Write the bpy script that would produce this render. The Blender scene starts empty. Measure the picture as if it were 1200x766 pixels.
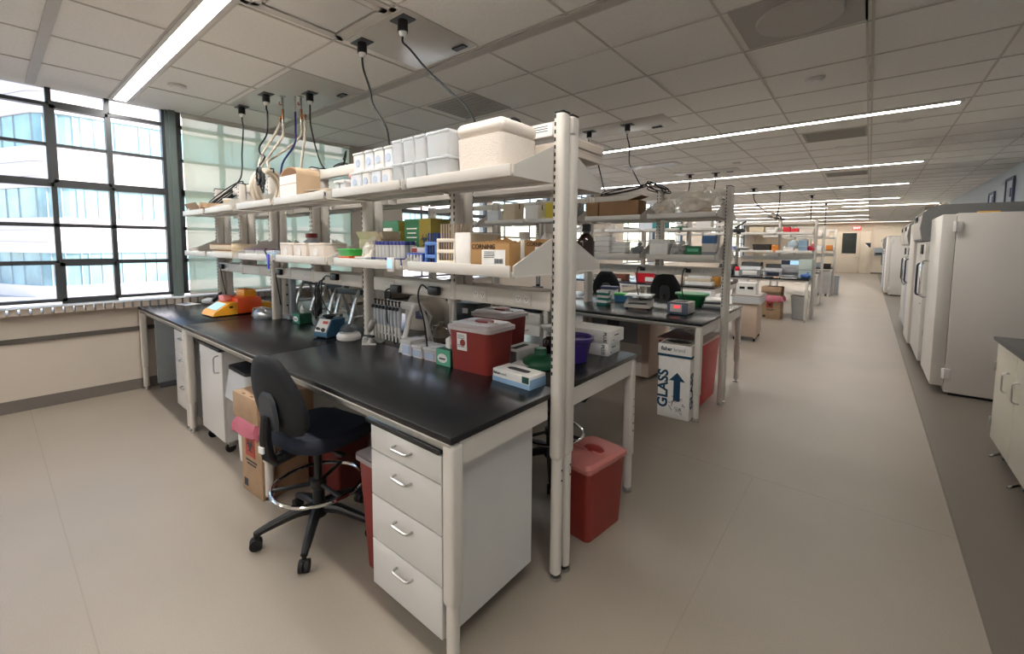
import bpy, bmesh, math, random
from mathutils import Vector, Matrix, Euler
PI = math.pi
S = bpy.context.scene
COL = S.collection
rnd = random.Random(7)

# ------------------------------------------------------------------ materials
def lin(h):
    h = h.lstrip('#'); o = []
    for i in (0, 2, 4):
        c = int(h[i:i+2], 16)/255
        o.append(c/12.92 if c <= .04045 else ((c+.055)/1.055)**2.4)
    return o
MATS = {}
def mat(name, hexc, rough=.5, metal=0., noise=0., nscale=8., bump=0., bscale=60., spec=.5, coat=0., emit=0.):
    if name in MATS: return MATS[name]
    m = bpy.data.materials.new(name); m.use_nodes = True
    nt = m.node_tree; b = nt.nodes['Principled BSDF']
    c = lin(hexc)
    b.inputs['Base Color'].default_value = (*c, 1)
    b.inputs['Roughness'].default_value = rough
    b.inputs['Metallic'].default_value = metal
    b.inputs['Specular IOR Level'].default_value = spec
    b.inputs['Coat Weight'].default_value = coat
    tc = nt.nodes.new('ShaderNodeTexCoord')
    if noise:
        n = nt.nodes.new('ShaderNodeTexNoise'); n.inputs['Scale'].default_value = nscale; n.inputs['Detail'].default_value = 4
        r = nt.nodes.new('ShaderNodeValToRGB')
        r.color_ramp.elements[0].position = .3; r.color_ramp.elements[1].position = .7
        r.color_ramp.elements[0].color = (*[x*(1-noise) for x in c], 1)
        r.color_ramp.elements[1].color = (*[min(1, x*(1+noise)) for x in c], 1)
        nt.links.new(tc.outputs['Object'], n.inputs['Vector']); nt.links.new(n.outputs['Fac'], r.inputs['Fac'])
        nt.links.new(r.outputs['Color'], b.inputs['Base Color'])
    if bump:
        n2 = nt.nodes.new('ShaderNodeTexNoise'); n2.inputs['Scale'].default_value = bscale
        bp = nt.nodes.new('ShaderNodeBump'); bp.inputs['Strength'].default_value = bump; bp.inputs['Distance'].default_value = .01
        nt.links.new(tc.outputs['Object'], n2.inputs['Vector']); nt.links.new(n2.outputs['Fac'], bp.inputs['Height'])
        nt.links.new(bp.outputs['Normal'], b.inputs['Normal'])
    if emit:
        b.inputs['Emission Color'].default_value = (*c, 1); b.inputs['Emission Strength'].default_value = emit
    MATS[name] = m
    return m
def clear(name, hexc, alpha=.35, rough=.15):
    """a see-through plastic or glass: part transparent, part glossy/diffuse"""
    if name in MATS: return MATS[name]
    m = mat(name, hexc, rough)
    nt = m.node_tree; b = nt.nodes['Principled BSDF']; out = nt.nodes['Material Output']
    t = nt.nodes.new('ShaderNodeBsdfTransparent'); mx = nt.nodes.new('ShaderNodeMixShader')
    mx.inputs[0].default_value = alpha
    nt.links.new(t.outputs[0], mx.inputs[1]); nt.links.new(b.outputs[0], mx.inputs[2])
    nt.links.new(mx.outputs[0], out.inputs['Surface'])
    return m
def emis(name, hexc, strength):
    if name in MATS: return MATS[name]
    m = bpy.data.materials.new(name); m.use_nodes = True; nt = m.node_tree
    nt.nodes.remove(nt.nodes['Principled BSDF'])
    e = nt.nodes.new('ShaderNodeEmission'); e.inputs[0].default_value = (*lin(hexc), 1); e.inputs[1].default_value = strength
    nt.links.new(e.outputs[0], nt.nodes['Material Output'].inputs['Surface'])
    MATS[name] = m
    return m

IVORY = mat('ivory powder coat', '#d2ccc4', .42, noise=.02, nscale=3)
LAMI = mat('pale grey laminate', '#d2d0cd', .45, noise=.02, nscale=5)
BLACKTOP = mat('black epoxy worktop', '#131417', .27, noise=.12, nscale=25, bump=.06, bscale=180, spec=.5)
DARK = mat('black slot', '#0b0b0c', .6)
STEEL = mat('brushed steel', '#b9b9b6', .28, 1., noise=.08, nscale=40)
CHROME = mat('chrome', '#dcdcdc', .08, 1., noise=.02)
BLKPL = mat('black plastic', '#141517', .42, noise=.1, nscale=20)
BLKFAB = mat('black fabric', '#191b20', .85, noise=.2, nscale=70, bump=.3, bscale=300)
RUBBER = mat('black rubber', '#101011', .7, noise=.1)
CARD = mat('brown cardboard', '#a98c6f', .8, noise=.07, nscale=14)
CARDPALE = mat('pale cardboard', '#cdbda3', .8, noise=.05, nscale=14)
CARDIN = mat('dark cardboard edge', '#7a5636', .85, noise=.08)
WHITEPL = mat('white plastic', '#e6e3df', .4, noise=.02)
OFFW = mat('off white painted steel', '#cec9c2', .4, noise=.02)
PAPER = mat('white paper card', '#e9e6e2', .7, noise=.03, nscale=30)
LABEL = mat('white label', '#efeeec', .6, noise=.02)
INK = mat('dark print', '#1d2a3a', .6, noise=.05)
INKBLUE = mat('navy print', '#16405c', .6, noise=.05)
RED = mat('red container plastic', '#8e322b', .42, noise=.05, nscale=6)
REDDK = mat('deep red plastic', '#7c2723', .42, noise=.05, nscale=6)
LIDCL = clear('frosted lid plastic', '#e3d7d6', .8, .3)
LIDRED = clear('pink tinted lid', '#c67a74', .86, .25)
CLEARPL = clear('clear plastic', '#f3f5f7', .30, .15)
CLEARMILK = clear('milky plastic', '#e6e6e4', .75, .25)
BAGPL = clear('clear plastic bag film', '#efe8dc', .5, .18)
BAGRED = clear('red biohazard bag film', '#d3748a', .72, .22)
BAGWH = clear('white liner film', '#e4e7ea', .7, .3)
GLASS = clear('window glass', '#cfe0e4', .06, .02)
GREENPL = mat('green plastic', '#17583a', .4, noise=.06)
TEAL = mat('teal plastic', '#14695e', .4, noise=.06)
BLUEPL = mat('blue plastic', '#20409a', .35, noise=.06)
NAVY = mat('navy plastic', '#232a72', .4, noise=.06)
PURPLE = mat('purple plastic', '#39246f', .4, noise=.08, nscale=9)
ORANGE = mat('orange plastic', '#ef5a24', .4, noise=.04)
YELLOW = mat('amber plastic', '#e8a024', .45, noise=.05)
PINK = mat('pink plastic', '#f08c86', .45, noise=.04)
AMBER = mat('brown glass', '#24100c', .12, noise=.2, coat=.5)
GREYPL = mat('grey plastic', '#8d9298', .45, noise=.04)
DKGREY = mat('dark grey plastic', '#4b4e52', .5, noise=.06)
SLATE = mat('grey steel panel', '#8f969b', .45, noise=.04)
SCREEN = mat('blue display', '#8fb6dc', .2, noise=.05, emit=.5)
COPPER = mat('copper pipe', '#9c7355', .32, 1., noise=.15, nscale=30)
HOSE = mat('cream hose', '#d8cdbd', .5, noise=.04)
STYRO = mat('styrofoam', '#e6dcd2', .75, noise=.03, nscale=120, bump=.25, bscale=140)

# ------------------------------------------------------------------ mesh builder
class B:
    def __init__(s): s.bm = bmesh.new()
    def _post(s, vs, rot, piv):
        if rot is not None:
            bmesh.ops.rotate(s.bm, verts=vs, cent=Vector(piv), matrix=Euler(rot).to_matrix())
    def box(s, c, d, bev=0., rot=None, piv=None, seg=2):
        r = bmesh.ops.create_cube(s.bm, size=1.); vs = r['verts']
        bmesh.ops.scale(s.bm, vec=Vector(d), verts=vs)
        bmesh.ops.translate(s.bm, vec=Vector(c), verts=vs)
        s._post(vs, rot, piv or c)
        if bev:
            es = list({e for v in vs for e in v.link_edges})
            bmesh.ops.bevel(s.bm, geom=es, offset=min(bev, min(d)*.49), segments=seg, profile=.5, affect='EDGES')
        return s
    def span(s, x0, x1, y0, y1, z0, z1, bev=0., seg=2):
        return s.box(((x0+x1)/2, (y0+y1)/2, (z0+z1)/2), (abs(x1-x0), abs(y1-y0), abs(z1-z0)), bev, seg=seg)
    def ring(s, rows, cap=True, closed=False):
        vr = [[s.bm.verts.new(p) for p in r] for r in rows]
        n = len(vr[0]); k = len(vr)
        for i in range(k if closed else k-1):
            a, b = vr[i], vr[(i+1) % k]
            for j in range(n): s.bm.faces.new((a[j], a[(j+1) % n], b[(j+1) % n], b[j]))
        if cap and not closed:
            s.bm.faces.new(vr[0][::-1]); s.bm.faces.new(vr[-1])
        return s
    def tube(s, pts, r, n=8, closed=False, smooth=0, cap=True):
        P = [Vector(p) for p in pts]
        if smooth:
            Q = []; m = len(P)
            for i in range(m if closed else m-1):
                g = lambda j: P[j % m] if closed else P[max(0, min(m-1, j))]
                p0, p1, p2, p3 = g(i-1), g(i), g(i+1), g(i+2)
                for q in range(smooth):
                    t = q/smooth
                    Q.append(.5*((2*p1)+(p2-p0)*t+(2*p0-5*p1+4*p2-p3)*t*t+(3*p1-p0-3*p2+p3)*t**3))
            if not closed: Q.append(P[-1])
            P = Q
        rr = r if isinstance(r, (list, tuple)) else [r]*len(P)
        rows = []; up = None; m = len(P)
        for i, p in enumerate(P):
            t = (P[(i+1) % m]-P[i-1]) if closed else (P[min(m-1, i+1)]-P[max(0, i-1)])
            if t.length < 1e-9: t = Vector((0, 0, 1))
            t.normalize()
            if up is None:
                up = Vector((0, 0, 1)) if abs(t.z) < .9 else Vector((1, 0, 0))
            up = (up-t*up.dot(t))
            if up.length < 1e-6: up = t.orthogonal()
            up.normalize(); sd = t.cross(up)
            q = rr[min(i, len(rr)-1)]
            rows.append([p+(up*math.cos(2*PI*j/n)+sd*math.sin(2*PI*j/n))*q for j in range(n)])
        return s.ring(rows, cap, closed)
    def cyl(s, p, q, r, r2=None, n=16):
        return s.tube([p, q], [r, r if r2 is None else r2], n)
    def lathe(s, prof, c=(0, 0, 0), n=24, sx=1., sy=1.):
        rows = [[(c[0]+max(r, 1e-4)*sx*math.cos(2*PI*j/n), c[1]+max(r, 1e-4)*sy*math.sin(2*PI*j/n), c[2]+z) for j in range(n)] for r, z in prof]
        return s.ring(rows)
    def prism(s, pts, axis, a, b):
        """pts: outline in the two other axes (x: y,z; y: x,z; z: x,y)"""
        f = {'x': lambda p, t: (t, p[0], p[1]), 'y': lambda p, t: (p[0], t, p[1]), 'z': lambda p, t: (p[0], p[1], t)}[axis]
        return s.ring([[f(p, a) for p in pts], [f(p, b) for p in pts]])
    def taper(s, z0, z1, x0, y0, x1, y1, c=(0, 0), rad=.02, k=4, wall=None):
        """rounded-rectangle frustum, half sizes x0,y0 at z0 and x1,y1 at z1"""
        def rr(hx, hy, z, rad):
            o = []
            for sx, sy, a0 in ((1, 1, 0), (-1, 1, PI/2), (-1, -1, PI), (1, -1, 1.5*PI)):
                for i in range(k+1):
                    a = a0+PI/2*i/k
                    o.append((c[0]+sx*(hx-rad)+rad*math.cos(a), c[1]+sy*(hy-rad)+rad*math.sin(a), z))
            return o
        rows = [rr(x0, y0, z0, rad), rr(x1, y1, z1, rad)]
        if wall:
            rows += [rr(x1-wall, y1-wall, z1, max(.004, rad-wall)), rr(x0-wall, y0-wall, z0+wall, max(.004, rad-wall))]
        return s.ring(rows)
    def sph(s, c, d, u=16, v=10, rot=None):
        r = bmesh.ops.create_uvsphere(s.bm, u_segments=u, v_segments=v, radius=.5); vs = r['verts']
        bmesh.ops.scale(s.bm, vec=Vector(d), verts=vs); bmesh.ops.translate(s.bm, vec=Vector(c), verts=vs)
        s._post(vs, rot, c); return s
    def crumple(s, amt, seed=1, f=9.):
        from mathutils import noise as nz
        for v in s.bm.verts:
            v.co += nz.noise_vector(v.co*f+Vector((seed*3.1, seed, 0)))*amt
        return s
    def turn(s, rot, piv=(0, 0, 0)):
        s._post(list(s.bm.verts), rot, piv); return s
    def move(s, d):
        bmesh.ops.translate(s.bm, vec=Vector(d), verts=list(s.bm.verts)); return s
    def obj(s, name, m, parent=None, label=None, loc=None, rz=0., sharp=35):
        bm = s.bm
        bmesh.ops.recalc_face_normals(bm, faces=bm.faces)
        for f in bm.faces: f.smooth = True
        for e in bm.edges:
            e.smooth = (len(e.link_faces) == 2 and e.calc_face_angle(0) < math.radians(sharp))
        me = bpy.data.meshes.new(name); bm.to_mesh(me); bm.free()
        me.materials.append(m)
        o = bpy.data.objects.new(name, me); COL.objects.link(o)
        if parent is not None: o.parent = parent
        if label: o['label'] = label
        if loc is not None: o.location = loc; o.rotation_euler = (0, 0, rz)
        return o
def tag(o, label, cat, group=None, kind=None):
    o['label'] = label; o['category'] = cat
    if group: o['group'] = group
    if kind: o['kind'] = kind
    return o
def T(name, label, cat, loc=(0, 0, 0), rz=0., group=None):
    o = bpy.data.objects.new(name, None); COL.objects.link(o); o.empty_display_size = .1
    o.location = loc; o.rotation_euler = (0, 0, rz)
    return tag(o, label, cat, group)
def struct(name, b, m, label, cat):
    return tag(b.obj(name, m), label, cat, kind='structure')
def copy_tree(o, parent=None, loc=None, rz=None, label=None, group=None):
    c = o.copy(); COL.objects.link(c)
    if parent is not None: c.parent = parent
    for ch in list(o.children): copy_tree(ch, c)
    if loc is not None: c.location = loc
    if rz is not None: c.rotation_euler = (0, 0, rz)
    if label: c['label'] = label
    if group: c['group'] = group
    return c
_deps = None
def text(s, size, m, parent, name='lettering', loc=(0, 0, 0), rot=(PI/2, 0, 0), ext=.0006, align='CENTER', bold=0., sx=1., label=None):
    cu = bpy.data.curves.new('t', 'FONT'); cu.body = s; cu.size = size; cu.extrude = ext; cu.align_x = align; cu.align_y = 'CENTER'
    cu.offset = bold; cu.resolution_u = 3
    t = bpy.data.objects.new('t', cu); COL.objects.link(t)
    dg = bpy.context.evaluated_depsgraph_get(); dg.update()
    me = bpy.data.meshes.new_from_object(t.evaluated_get(dg)); bpy.data.objects.remove(t)
    if sx != 1.: me.transform(Matrix.Diagonal((sx, 1, 1, 1)))
    me.materials.clear(); me.materials.append(m)
    o = bpy.data.objects.new(name, me); COL.objects.link(o); o.parent = parent; o.location = loc; o.rotation_euler = rot
    if label: o['label'] = label
    return o
def biohazard(b, c, r, face='y', t=.0008):
    """the three-horned biohazard sign, flat in x-z at y=c[1] ('y') or in y-z ('x')"""
    def pt(u, v): return (c[0]+u, c[1], c[2]+v) if face == 'y' else (c[0], c[1]+u, c[2]+v)
    for k in range(3):
        a0 = PI/2+k*2*PI/3
        cu, cv = .42*r*math.cos(a0), .42*r*math.sin(a0)
        pts = []
        for i in range(15):
            a = a0+PI+(.62+i/14*.0)*0
            a = a0+math.radians(35)+math.radians(290)*i/14
            pts.append(pt(cu+.46*r*math.cos(a), cv+.46*r*math.sin(a)))
        w = [r*(.03+.11*math.sin(PI*i/14)) for i in range(15)]
        b.tube(pts, w, 6)
    b.tube([pt(.36*r*math.cos(2*PI*i/18), .36*r*math.sin(2*PI*i/18)) for i in range(18)], r*.06, 6, closed=True)
    # flatten into a decal
    ax = 1 if face == 'y' else 0
    for v in b.bm.verts: v.co[ax] = c[ax]+(v.co[ax]-c[ax])*(t/(r*.12))
    return b
# ------------------------------------------------------------------ setting
WX, EX = -6.17, 1.95          # window wall, far right wall
Y0, Y1 = -7.5, 34.2
CZ = 3.10
fm = mat('beige vinyl floor', '#968c80', .42, noise=.05, nscale=1.1, spec=.4)
nt = fm.node_tree
fm2 = mat('taupe vinyl floor', '#6f675e', .42, noise=.05, nscale=1.2, spec=.4)
def speckle(m):
    nt = m.node_tree; b = nt.nodes['Principled BSDF']
    src = b.inputs['Base Color'].links[0].from_socket
    n = nt.nodes.new('ShaderNodeTexNoise'); n.inputs['Scale'].default_value = 260; n.inputs['Detail'].default_value = 2
    r = nt.nodes.new('ShaderNodeMapRange'); r.inputs[1].default_value = .3; r.inputs[2].default_value = .7; r.inputs[3].default_value = .9; r.inputs[4].default_value = 1.1
    mx = nt.nodes.new('ShaderNodeMix'); mx.data_type = 'RGBA'; mx.blend_type = 'MULTIPLY'; mx.inputs[0].default_value = 1.
    tc = nt.nodes.new('ShaderNodeTexCoord')
    nt.links.new(tc.outputs['Object'], n.inputs['Vector']); nt.links.new(n.outputs['Fac'], r.inputs[0])
    nt.links.new(src, mx.inputs[6]); nt.links.new(r.outputs[0], mx.inputs[7]); nt.links.new(mx.outputs[2], b.inputs['Base Color'])
speckle(fm); speckle(fm2)
struct('floor', B().span(WX-.1, .475, Y0, Y1+.1, -.1, 0), fm, 'beige speckled sheet vinyl floor', 'floor')
struct('floor_border', B().span(.475, EX+.1, Y0, Y1+.1, -.1, 0), fm2, 'darker taupe vinyl floor strip beside the freezers', 'floor')
struct('trim_1', B().span(.468, .482, Y0, Y1, 0, .0012), mat('vinyl weld', '#6d6359', .5, noise=.03), 'thin weld line between beige and taupe floor', 'trim')
struct('trim_2', B().span(WX, .47, .2, .2+.006, 0, .0006).span(-1.9, .47, 3.36, 3.366, 0, .0006).span(-.55, -.544, Y0, 3.36, 0, .0006), mat('vinyl seam', '#8e8478', .5, noise=.03), 'faint welded seams in the beige floor', 'trim')
tile = mat('ceiling tile', '#efebe4', .9, noise=.03, nscale=40, bump=.15, bscale=220)
struct('ceiling', B().span(WX-.1, EX+.1, Y0, Y1+.1, CZ, CZ+.15), tile, 'grey mineral tile drop ceiling', 'ceiling')
grid = B()
ys = [-6.9, -6.2, -5.5, -4.9, -4.2, -3.5, -2.9, -2.1, -1.5, -.85, -.3, .36, .90, 1.08, 1.71, 2.45, 2.56, 3.08, 3.77, 4.45, 5.12, 5.75]
y = 6.25
while y < Y1: ys.append(y); y += .655
for y in ys: grid.span(WX, EX, y-.007, y+.007, CZ-.005, CZ+.001)
x = -5.40
while x < EX:
    grid.span(x-.007, x+.007, Y0, Y1, CZ-.006, CZ+.001); x += .7633
for k in range(2): grid.span(-.09+k*.03-.007, -.09+k*.03+.007, Y0, Y1, CZ-.008, CZ+.001)
struct('trim_3', grid, mat('ceiling grid', '#c9c4bb', .6, noise=.02), 'white metal grid holding the ceiling tiles', 'trim')
struct('trim_4', B().span(WX, EX, .33, .39, CZ-.012, CZ).span(WX, EX, 2.47, 2.54, CZ-.012, CZ), mat('ceiling band', '#b7b2aa', .6, noise=.02), 'wide metal bands crossing the ceiling', 'trim')
# window wall ---------------------------------------------------------------
wallm = mat('warm grey wall paint', '#c2b7ab', .75, noise=.02, nscale=2)
bluew = mat('pale blue wall paint', '#aeb8c0', .75, noise=.02, nscale=2)
cream = mat('cream wall paint', '#d3c5b0', .75, noise=.02, nscale=2)
SILL = 1.02
w = B().span(WX-.25, WX, Y0, Y1, 0, .93)
bays = [(-3.1, 1.37), (1.46, 3.62), (4.55, 6.7), (6.85, 9.0), (10.15, 11.2), (13.2, 15.9), (16.05, 19.), (22., 25.), (27., 31.)]
piers = [(Y0, -3.1)]+[(bays[i][1], bays[i+1][0]) for i in range(len(bays)-1)]+[(31., Y1)]
for a, b_ in piers:
    if abs(a-1.37) > .01: w.span(WX-.25, WX, a, b_, .93, CZ)
struct('wall_left', w, wallm, 'warm grey wall under the windows', 'wall')
struct('wall_back', B().span(WX-.2, EX+.2, Y1, Y1+.2, 0, CZ), cream, 'cream end wall at the far end of the aisle', 'wall')
struct('wall_right', B().span(EX, EX+.2, Y0, Y1, 0, CZ), bluew, 'pale blue wall behind the freezers', 'wall')
struct('wall_front', B().span(WX-.2, EX+.2, Y0-.2, Y0, 0, CZ), wallm, 'plain wall behind the camera', 'wall')
base_m = mat('dark vinyl base', '#6c655f', .55, noise=.03)
struct('baseboard_left', B().span(WX, WX+.012, Y0, Y1, 0, .115), base_m, 'dark grey vinyl base along the window wall', 'baseboard')
struct('trim_5', B().span(WX, WX+.02, Y0, 6, .655, .70), mat('wall rail', '#55504b', .5, noise=.03), 'dark horizontal rail on the wall below the sill', 'trim')
frame_m = mat('dark bronze window frame', '#34373a', .45, noise=.05)
colm = mat('grey green column paint', '#5f6a68', .5, noise=.04)
for i, (a, b_) in enumerate(bays):
    f = B(); 
    X = WX-.06
    td = .035 if i < 2 else .01
    for z, h in ((2.94, .035), (2.56, .028), (2.19, .07), (1.78, .035), (1.41, .04)): f.span(X-td, X+td, a, b_, z-h/2, z+h/2)
    f.span(X-.05, X+.04, a, b_, SILL, SILL+.03)
    y = .475 if a < .4 else a+.47
    ms = []
    yy = y
    st = .43 if i < 2 else .93
    td = .035 if i < 2 else .008
    while yy > a: ms.append(yy); yy -= st
    yy = y+st-.01
    while yy < b_-.1: ms.append(yy); yy += st
    for k, yy in enumerate(sorted(ms)): f.span(X-td-.01, X+td, yy-(.02 if i < 2 else .012), yy+(.02 if i < 2 else .012), SILL, CZ)
    if a < .4:                 # the operable sashes have a heavier frame
        for (s0, s1, z0, z1) in ((.475, .895, 2.19, 2.94), (.475, .895, SILL, 1.41), (-.385, .045, 2.19, 2.94)):
            for q in (s0, s1): f.span(X-.03, X+.05, q-(.036 if q == s0 else .022), q+(.036 if q == s0 else .022), z0, z1)
            for q in (z0, z1): f.span(X-.03, X+.05, s0, s1, q-.035, q+.035)
    f.span(X-.04, X+.04, a, a+.03, SILL, CZ).span(X-.04, X+.04, b_-.03, b_, SILL, CZ)
    wn = struct('window_%d' % (i+1), f, frame_m, 'dark framed window with small panes, bay %d of the window wall' % (i+1), 'window')
    B().span(X-.012, X-.006, a, b_, SILL, CZ).obj('window_pane', GLASS, wn)
struct('trim_6', B().span(WX-.12, WX+.0, 1.37, 1.455, .93, CZ).span(WX-.02, WX+.03, 1.40, 1.46, .98, CZ), colm, 'grey green steel column between the windows', 'trim')
# sill with heater fins
sl = B().span(WX-.02, WX+.13, Y0, 7., .985, 1.0, .004)
sl2 = B()
y = -1.2
while y < 3.6:
    sl2.span(WX+.005, WX+.12, y, y+.055, .925, .985); y += .073
struct('trim_7', sl, mat('white sill metal', '#c9cdd2', .35, noise=.03), 'white metal window sill cover', 'trim')
struct('trim_8', sl2, mat('fin tube cover', '#a89c90', .5, noise=.04), 'row of heater grille blocks under the sill', 'trim')
# far wall door, exit
struct('baseboard_back', B().span(WX, EX, Y1-.012, Y1, 0, .1), base_m, 'dark base along the far end wall', 'baseboard')
d = struct('door_1', B().span(-1.66, -.45, Y1-.05, Y1-.002, .01, 2.58, .006).span(-.43, .05, Y1-.05, Y1-.002, .01, 2.58, .006), cream, 'cream double door at the far end of the aisle', 'door')
B().span(-1.32, -.62, Y1-.065, Y1-.045, 1.22, 2.48).obj('door_window', mat('dark door glass', '#2c3330', .15, noise=.2, nscale=6), d)
B().tube([(-.62, Y1-.05, 1.06), (-.62, Y1-.11, 1.06), (-.46, Y1-.11, 1.06)], .014, 8).obj('door_handle', STEEL, d)
B().span(-1.74, -1.67, Y1-.06, Y1, 0, 2.66).span(.06, .13, Y1-.06, Y1, 0, 2.66).span(-1.74, .13, Y1-.06, Y1, 2.59, 2.66).obj('door_frame', cream, d)
e = T('exit_sign', 'red and white exit sign hanging from the ceiling before the far door', 'sign', (-.62, 33., 2.62))
B().box((0, 0, .12), (.42, .05, .24), .008).obj('sign_body', mat('red sign face', '#d83a34', .5, noise=.03, emit=.5), e)
B().cyl((0, 0, .24), (0, 0, .48), .012).obj('stem', OFFW, e)
text('EXIT', .17, emis('exit letters', '#ffe9e2', 1.2), e, loc=(0, -.027, .12), bold=.004)
pd = T('paper_dispenser', 'grey steel towel dispenser on the far end wall', 'dispenser', (.45, Y1-.08, 1.35))
B().box((0, 0, 0), (.42, .15, .5), .02).obj('dispenser_body', SLATE, pd); B().box((0, -.08, -.12), (.3, .02, .12), .005).obj('outlet', DARK, pd)
nb = T('notice', 'small dark notice on the far end wall right of the door', 'notice', (-.05, Y1-.065, 1.72))
B().prism([(-.16, .16), (.12, .16), (.12, -.12), (.05, -.12)], 'y', -.005, .005).obj('notice_sheet', INK, nb)
B().prism([(-.18, .02), (.0, .02), (.08, -.14)], 'y', -.004, .004).obj('notice_back', PAPER, nb)
# blue wall panels up high
for k, (y_, z0, z1, wd) in enumerate(((12.0, 2.42, 2.88, .55), (13.5, 2.50, 2.76, .5))):
    p = T('wall_notice_frame', ['taller dark framed panel high on the blue wall', 'smaller dark framed panel high on the blue wall'][k], 'frame', (EX-.012, y_, (z0+z1)/2))
    h = (z1-z0)/2
    B().box((0, 0, 0), (.012, wd, 2*h)).obj('panel', bluew, p)
    f = B()
    for s in (-1, 1): f.box((-.01, s*wd/2, 0), (.03, .05, 2*h+.05)).box((-.01, 0, s*h), (.03, wd, .05))
    f.obj('frame', mat('slate blue frame', '#4a5470', .5, noise=.05), p)
    B().box((-.012, -.1, -.02), (.015, .08, .16)).obj('latch', mat('slate blue frame', '#4a5470'), p)
struct('trim_9', B().span(1.72, 1.95, 20.3, 22.3, 2.3, CZ).span(1.5, 1.95, 22.0, 22.4, 0, CZ), wallm, 'boxed column projecting from the right wall', 'trim')
# ceiling fixtures ------------------------------------------------------------
lampm = emis('strip diffuser', '#fbf6ef', 25.)
housing = mat('light housing', '#cfcac2', .5, noise=.02)
LIGHTS = [(-6.0, .62, -2.3, .12), (-6.0, .62, -5.2, .12), (-6.1, .62, .985, .10), (-6.0, .63, 6.35, .09), (-6.0, .63, 10.26, .09), (-6.0, .62, 13.56, .09), (-6.0, .61, 17.3, .09), (-6.0, -.1, 18.6, .09), (-.85, 1.72, 20.2, .09), (-6.0, -1.3, 20.4, .09), (-6.0, -.1, 22.4, .09), (-6.0, -.1, 26.0, .09), (-6.0, -.1, 29.5, .09), (-3.5, 1.7, 33.2, .09)]  # the rows behind the camera are unseen, added to fill the shadows
LL = ['added unseen behind the camera as fill', 'added unseen furthest behind the camera as fill', 'over the front edge of the nearest bench', 'second from the camera, ending over the aisle', 'third from the camera, ending over the aisle', 'fourth from the camera, ending over the aisle', 'fifth from the camera, ending over the aisle', 'behind the fifth one, ending left of the aisle', 'running to the boxed column on the right wall', 'ending short over the far benches', 'seventh row, ending left of the aisle', 'eighth row, ending left of the aisle', 'ninth row, ending left of the aisle', 'closest to the far door']
for (x0, x1, y_, wd), l in zip(LIGHTS, LL):
    t = T('strip_light', 'long linear ceiling light '+l, 'light', ((x0+x1)/2, y_, CZ), group='linear ceiling lights')
    L = (x1-x0)/2
    B().span(-L, L, -wd/2, wd/2, -.012, -.004).obj('diffuser', lampm, t)
    B().span(-L-.02, L+.02, -wd/2-.03, -wd/2, -.016, -.001).span(-L-.02, L+.02, wd/2, wd/2+.03, -.016, -.001).span(-L-.03, -L, -wd/2, wd/2, -.016, -.001).span(L, L+.03, -wd/2, wd/2, -.016, -.001).obj('housing', housing, t)
# air diffuser by the aisle, other panels
t = T('round_air_diffuser', 'round grey air diffuser on a square ceiling panel near the aisle', 'vent', (-.43, 3.40, CZ), group=None)
B().span(-.345, .345, -.33, .33, -.008, 0).obj('panel', mat('diffuser panel', '#b3afa8', .6, noise=.03), t)
B().lathe([(.0, -.03), (.2, -.034), (.235, -.03), (.24, -.02), (.24, -.007)], n=36).obj('disc', mat('diffuser disc', '#c3beb7', .6, noise=.03), t)
t = T('square_air_diffuser', 'square stepped air diffuser above the nearest bench', 'vent', (-2.72, 1.41, CZ))
f = B()
for k, (a, zz) in enumerate(((.31, -.006), (.27, -.016))):
    for s in (-1, 1): f.box((s*a, 0, zz), (.04, 2*a+.04, .012)).box((0, s*a, zz), (2*a+.04, .04, .012))
f.obj('frame', housing, t)
B().box((0, 0, -.012), (.46, .46, .016), .006).obj('plaque', mat('diffuser white', '#d6d2cb', .5, noise=.02), t)
for k, (x_, y_, l) in enumerate(((-.43, 7.25, 'dark return grille panel in the ceiling behind the second strip light'), (-.43, 11.2, 'dark return grille panel in the ceiling behind the third strip light'), (-3.42, 3.42, 'dark return grille panel in the ceiling above the nearest shelves'))):
    t = T('return_grille', l, 'vent', (x_, y_, CZ), group='ceiling return grilles')
    B().span(-.34, .34, -.3, .3, -.006, 0).obj('panel', mat('grille grey', '#aeaaa2', .7, noise=.03), t)
    f = B()
    for q in range(9): f.box((0, -.24+q*.06, -.008), (.62, .012, .006))
    f.obj('slats', mat('grille slat', '#9f9b94', .7, noise=.03), t)
for k, (x_, y_, l) in enumerate(((-5.14, 1.25, 'white round smoke detector beside the front strip light'), (-.45, 4.75, 'white round smoke detector over the second bench end'), (.25, 6.95, 'white round sensor right of the double grid line'), (-.4, 8.2, 'white round sensor behind the dark return grille'), (-1.9, 8.6, 'white round sensor above the second bench shelves'))):
    t = T('smoke_detector', l, 'detector', (x_, y_, CZ), group='ceiling detectors')
    B().lathe([(.06, 0), (.06, -.018), (.05, -.03), (.02, -.034)], n=20).obj('body', WHITEPL, t); B().lathe([(.075, 0), (.075, -.008), (.06, -.01)], n=20).obj('base', housing, t)
t = T('slot_diffuser', 'long slotted air diffuser in the ceiling over the second bench shelves', 'vent', (-3.2, 8.0, CZ))
B().span(-.5, .5, -.2, .2, -.008, 0).obj('frame', housing, t); B().span(-.42, .42, -.13, .13, -.012, -.004).obj('slots', mat('vent bright metal', '#d9d8d4', .35, noise=.1), t)
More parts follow.
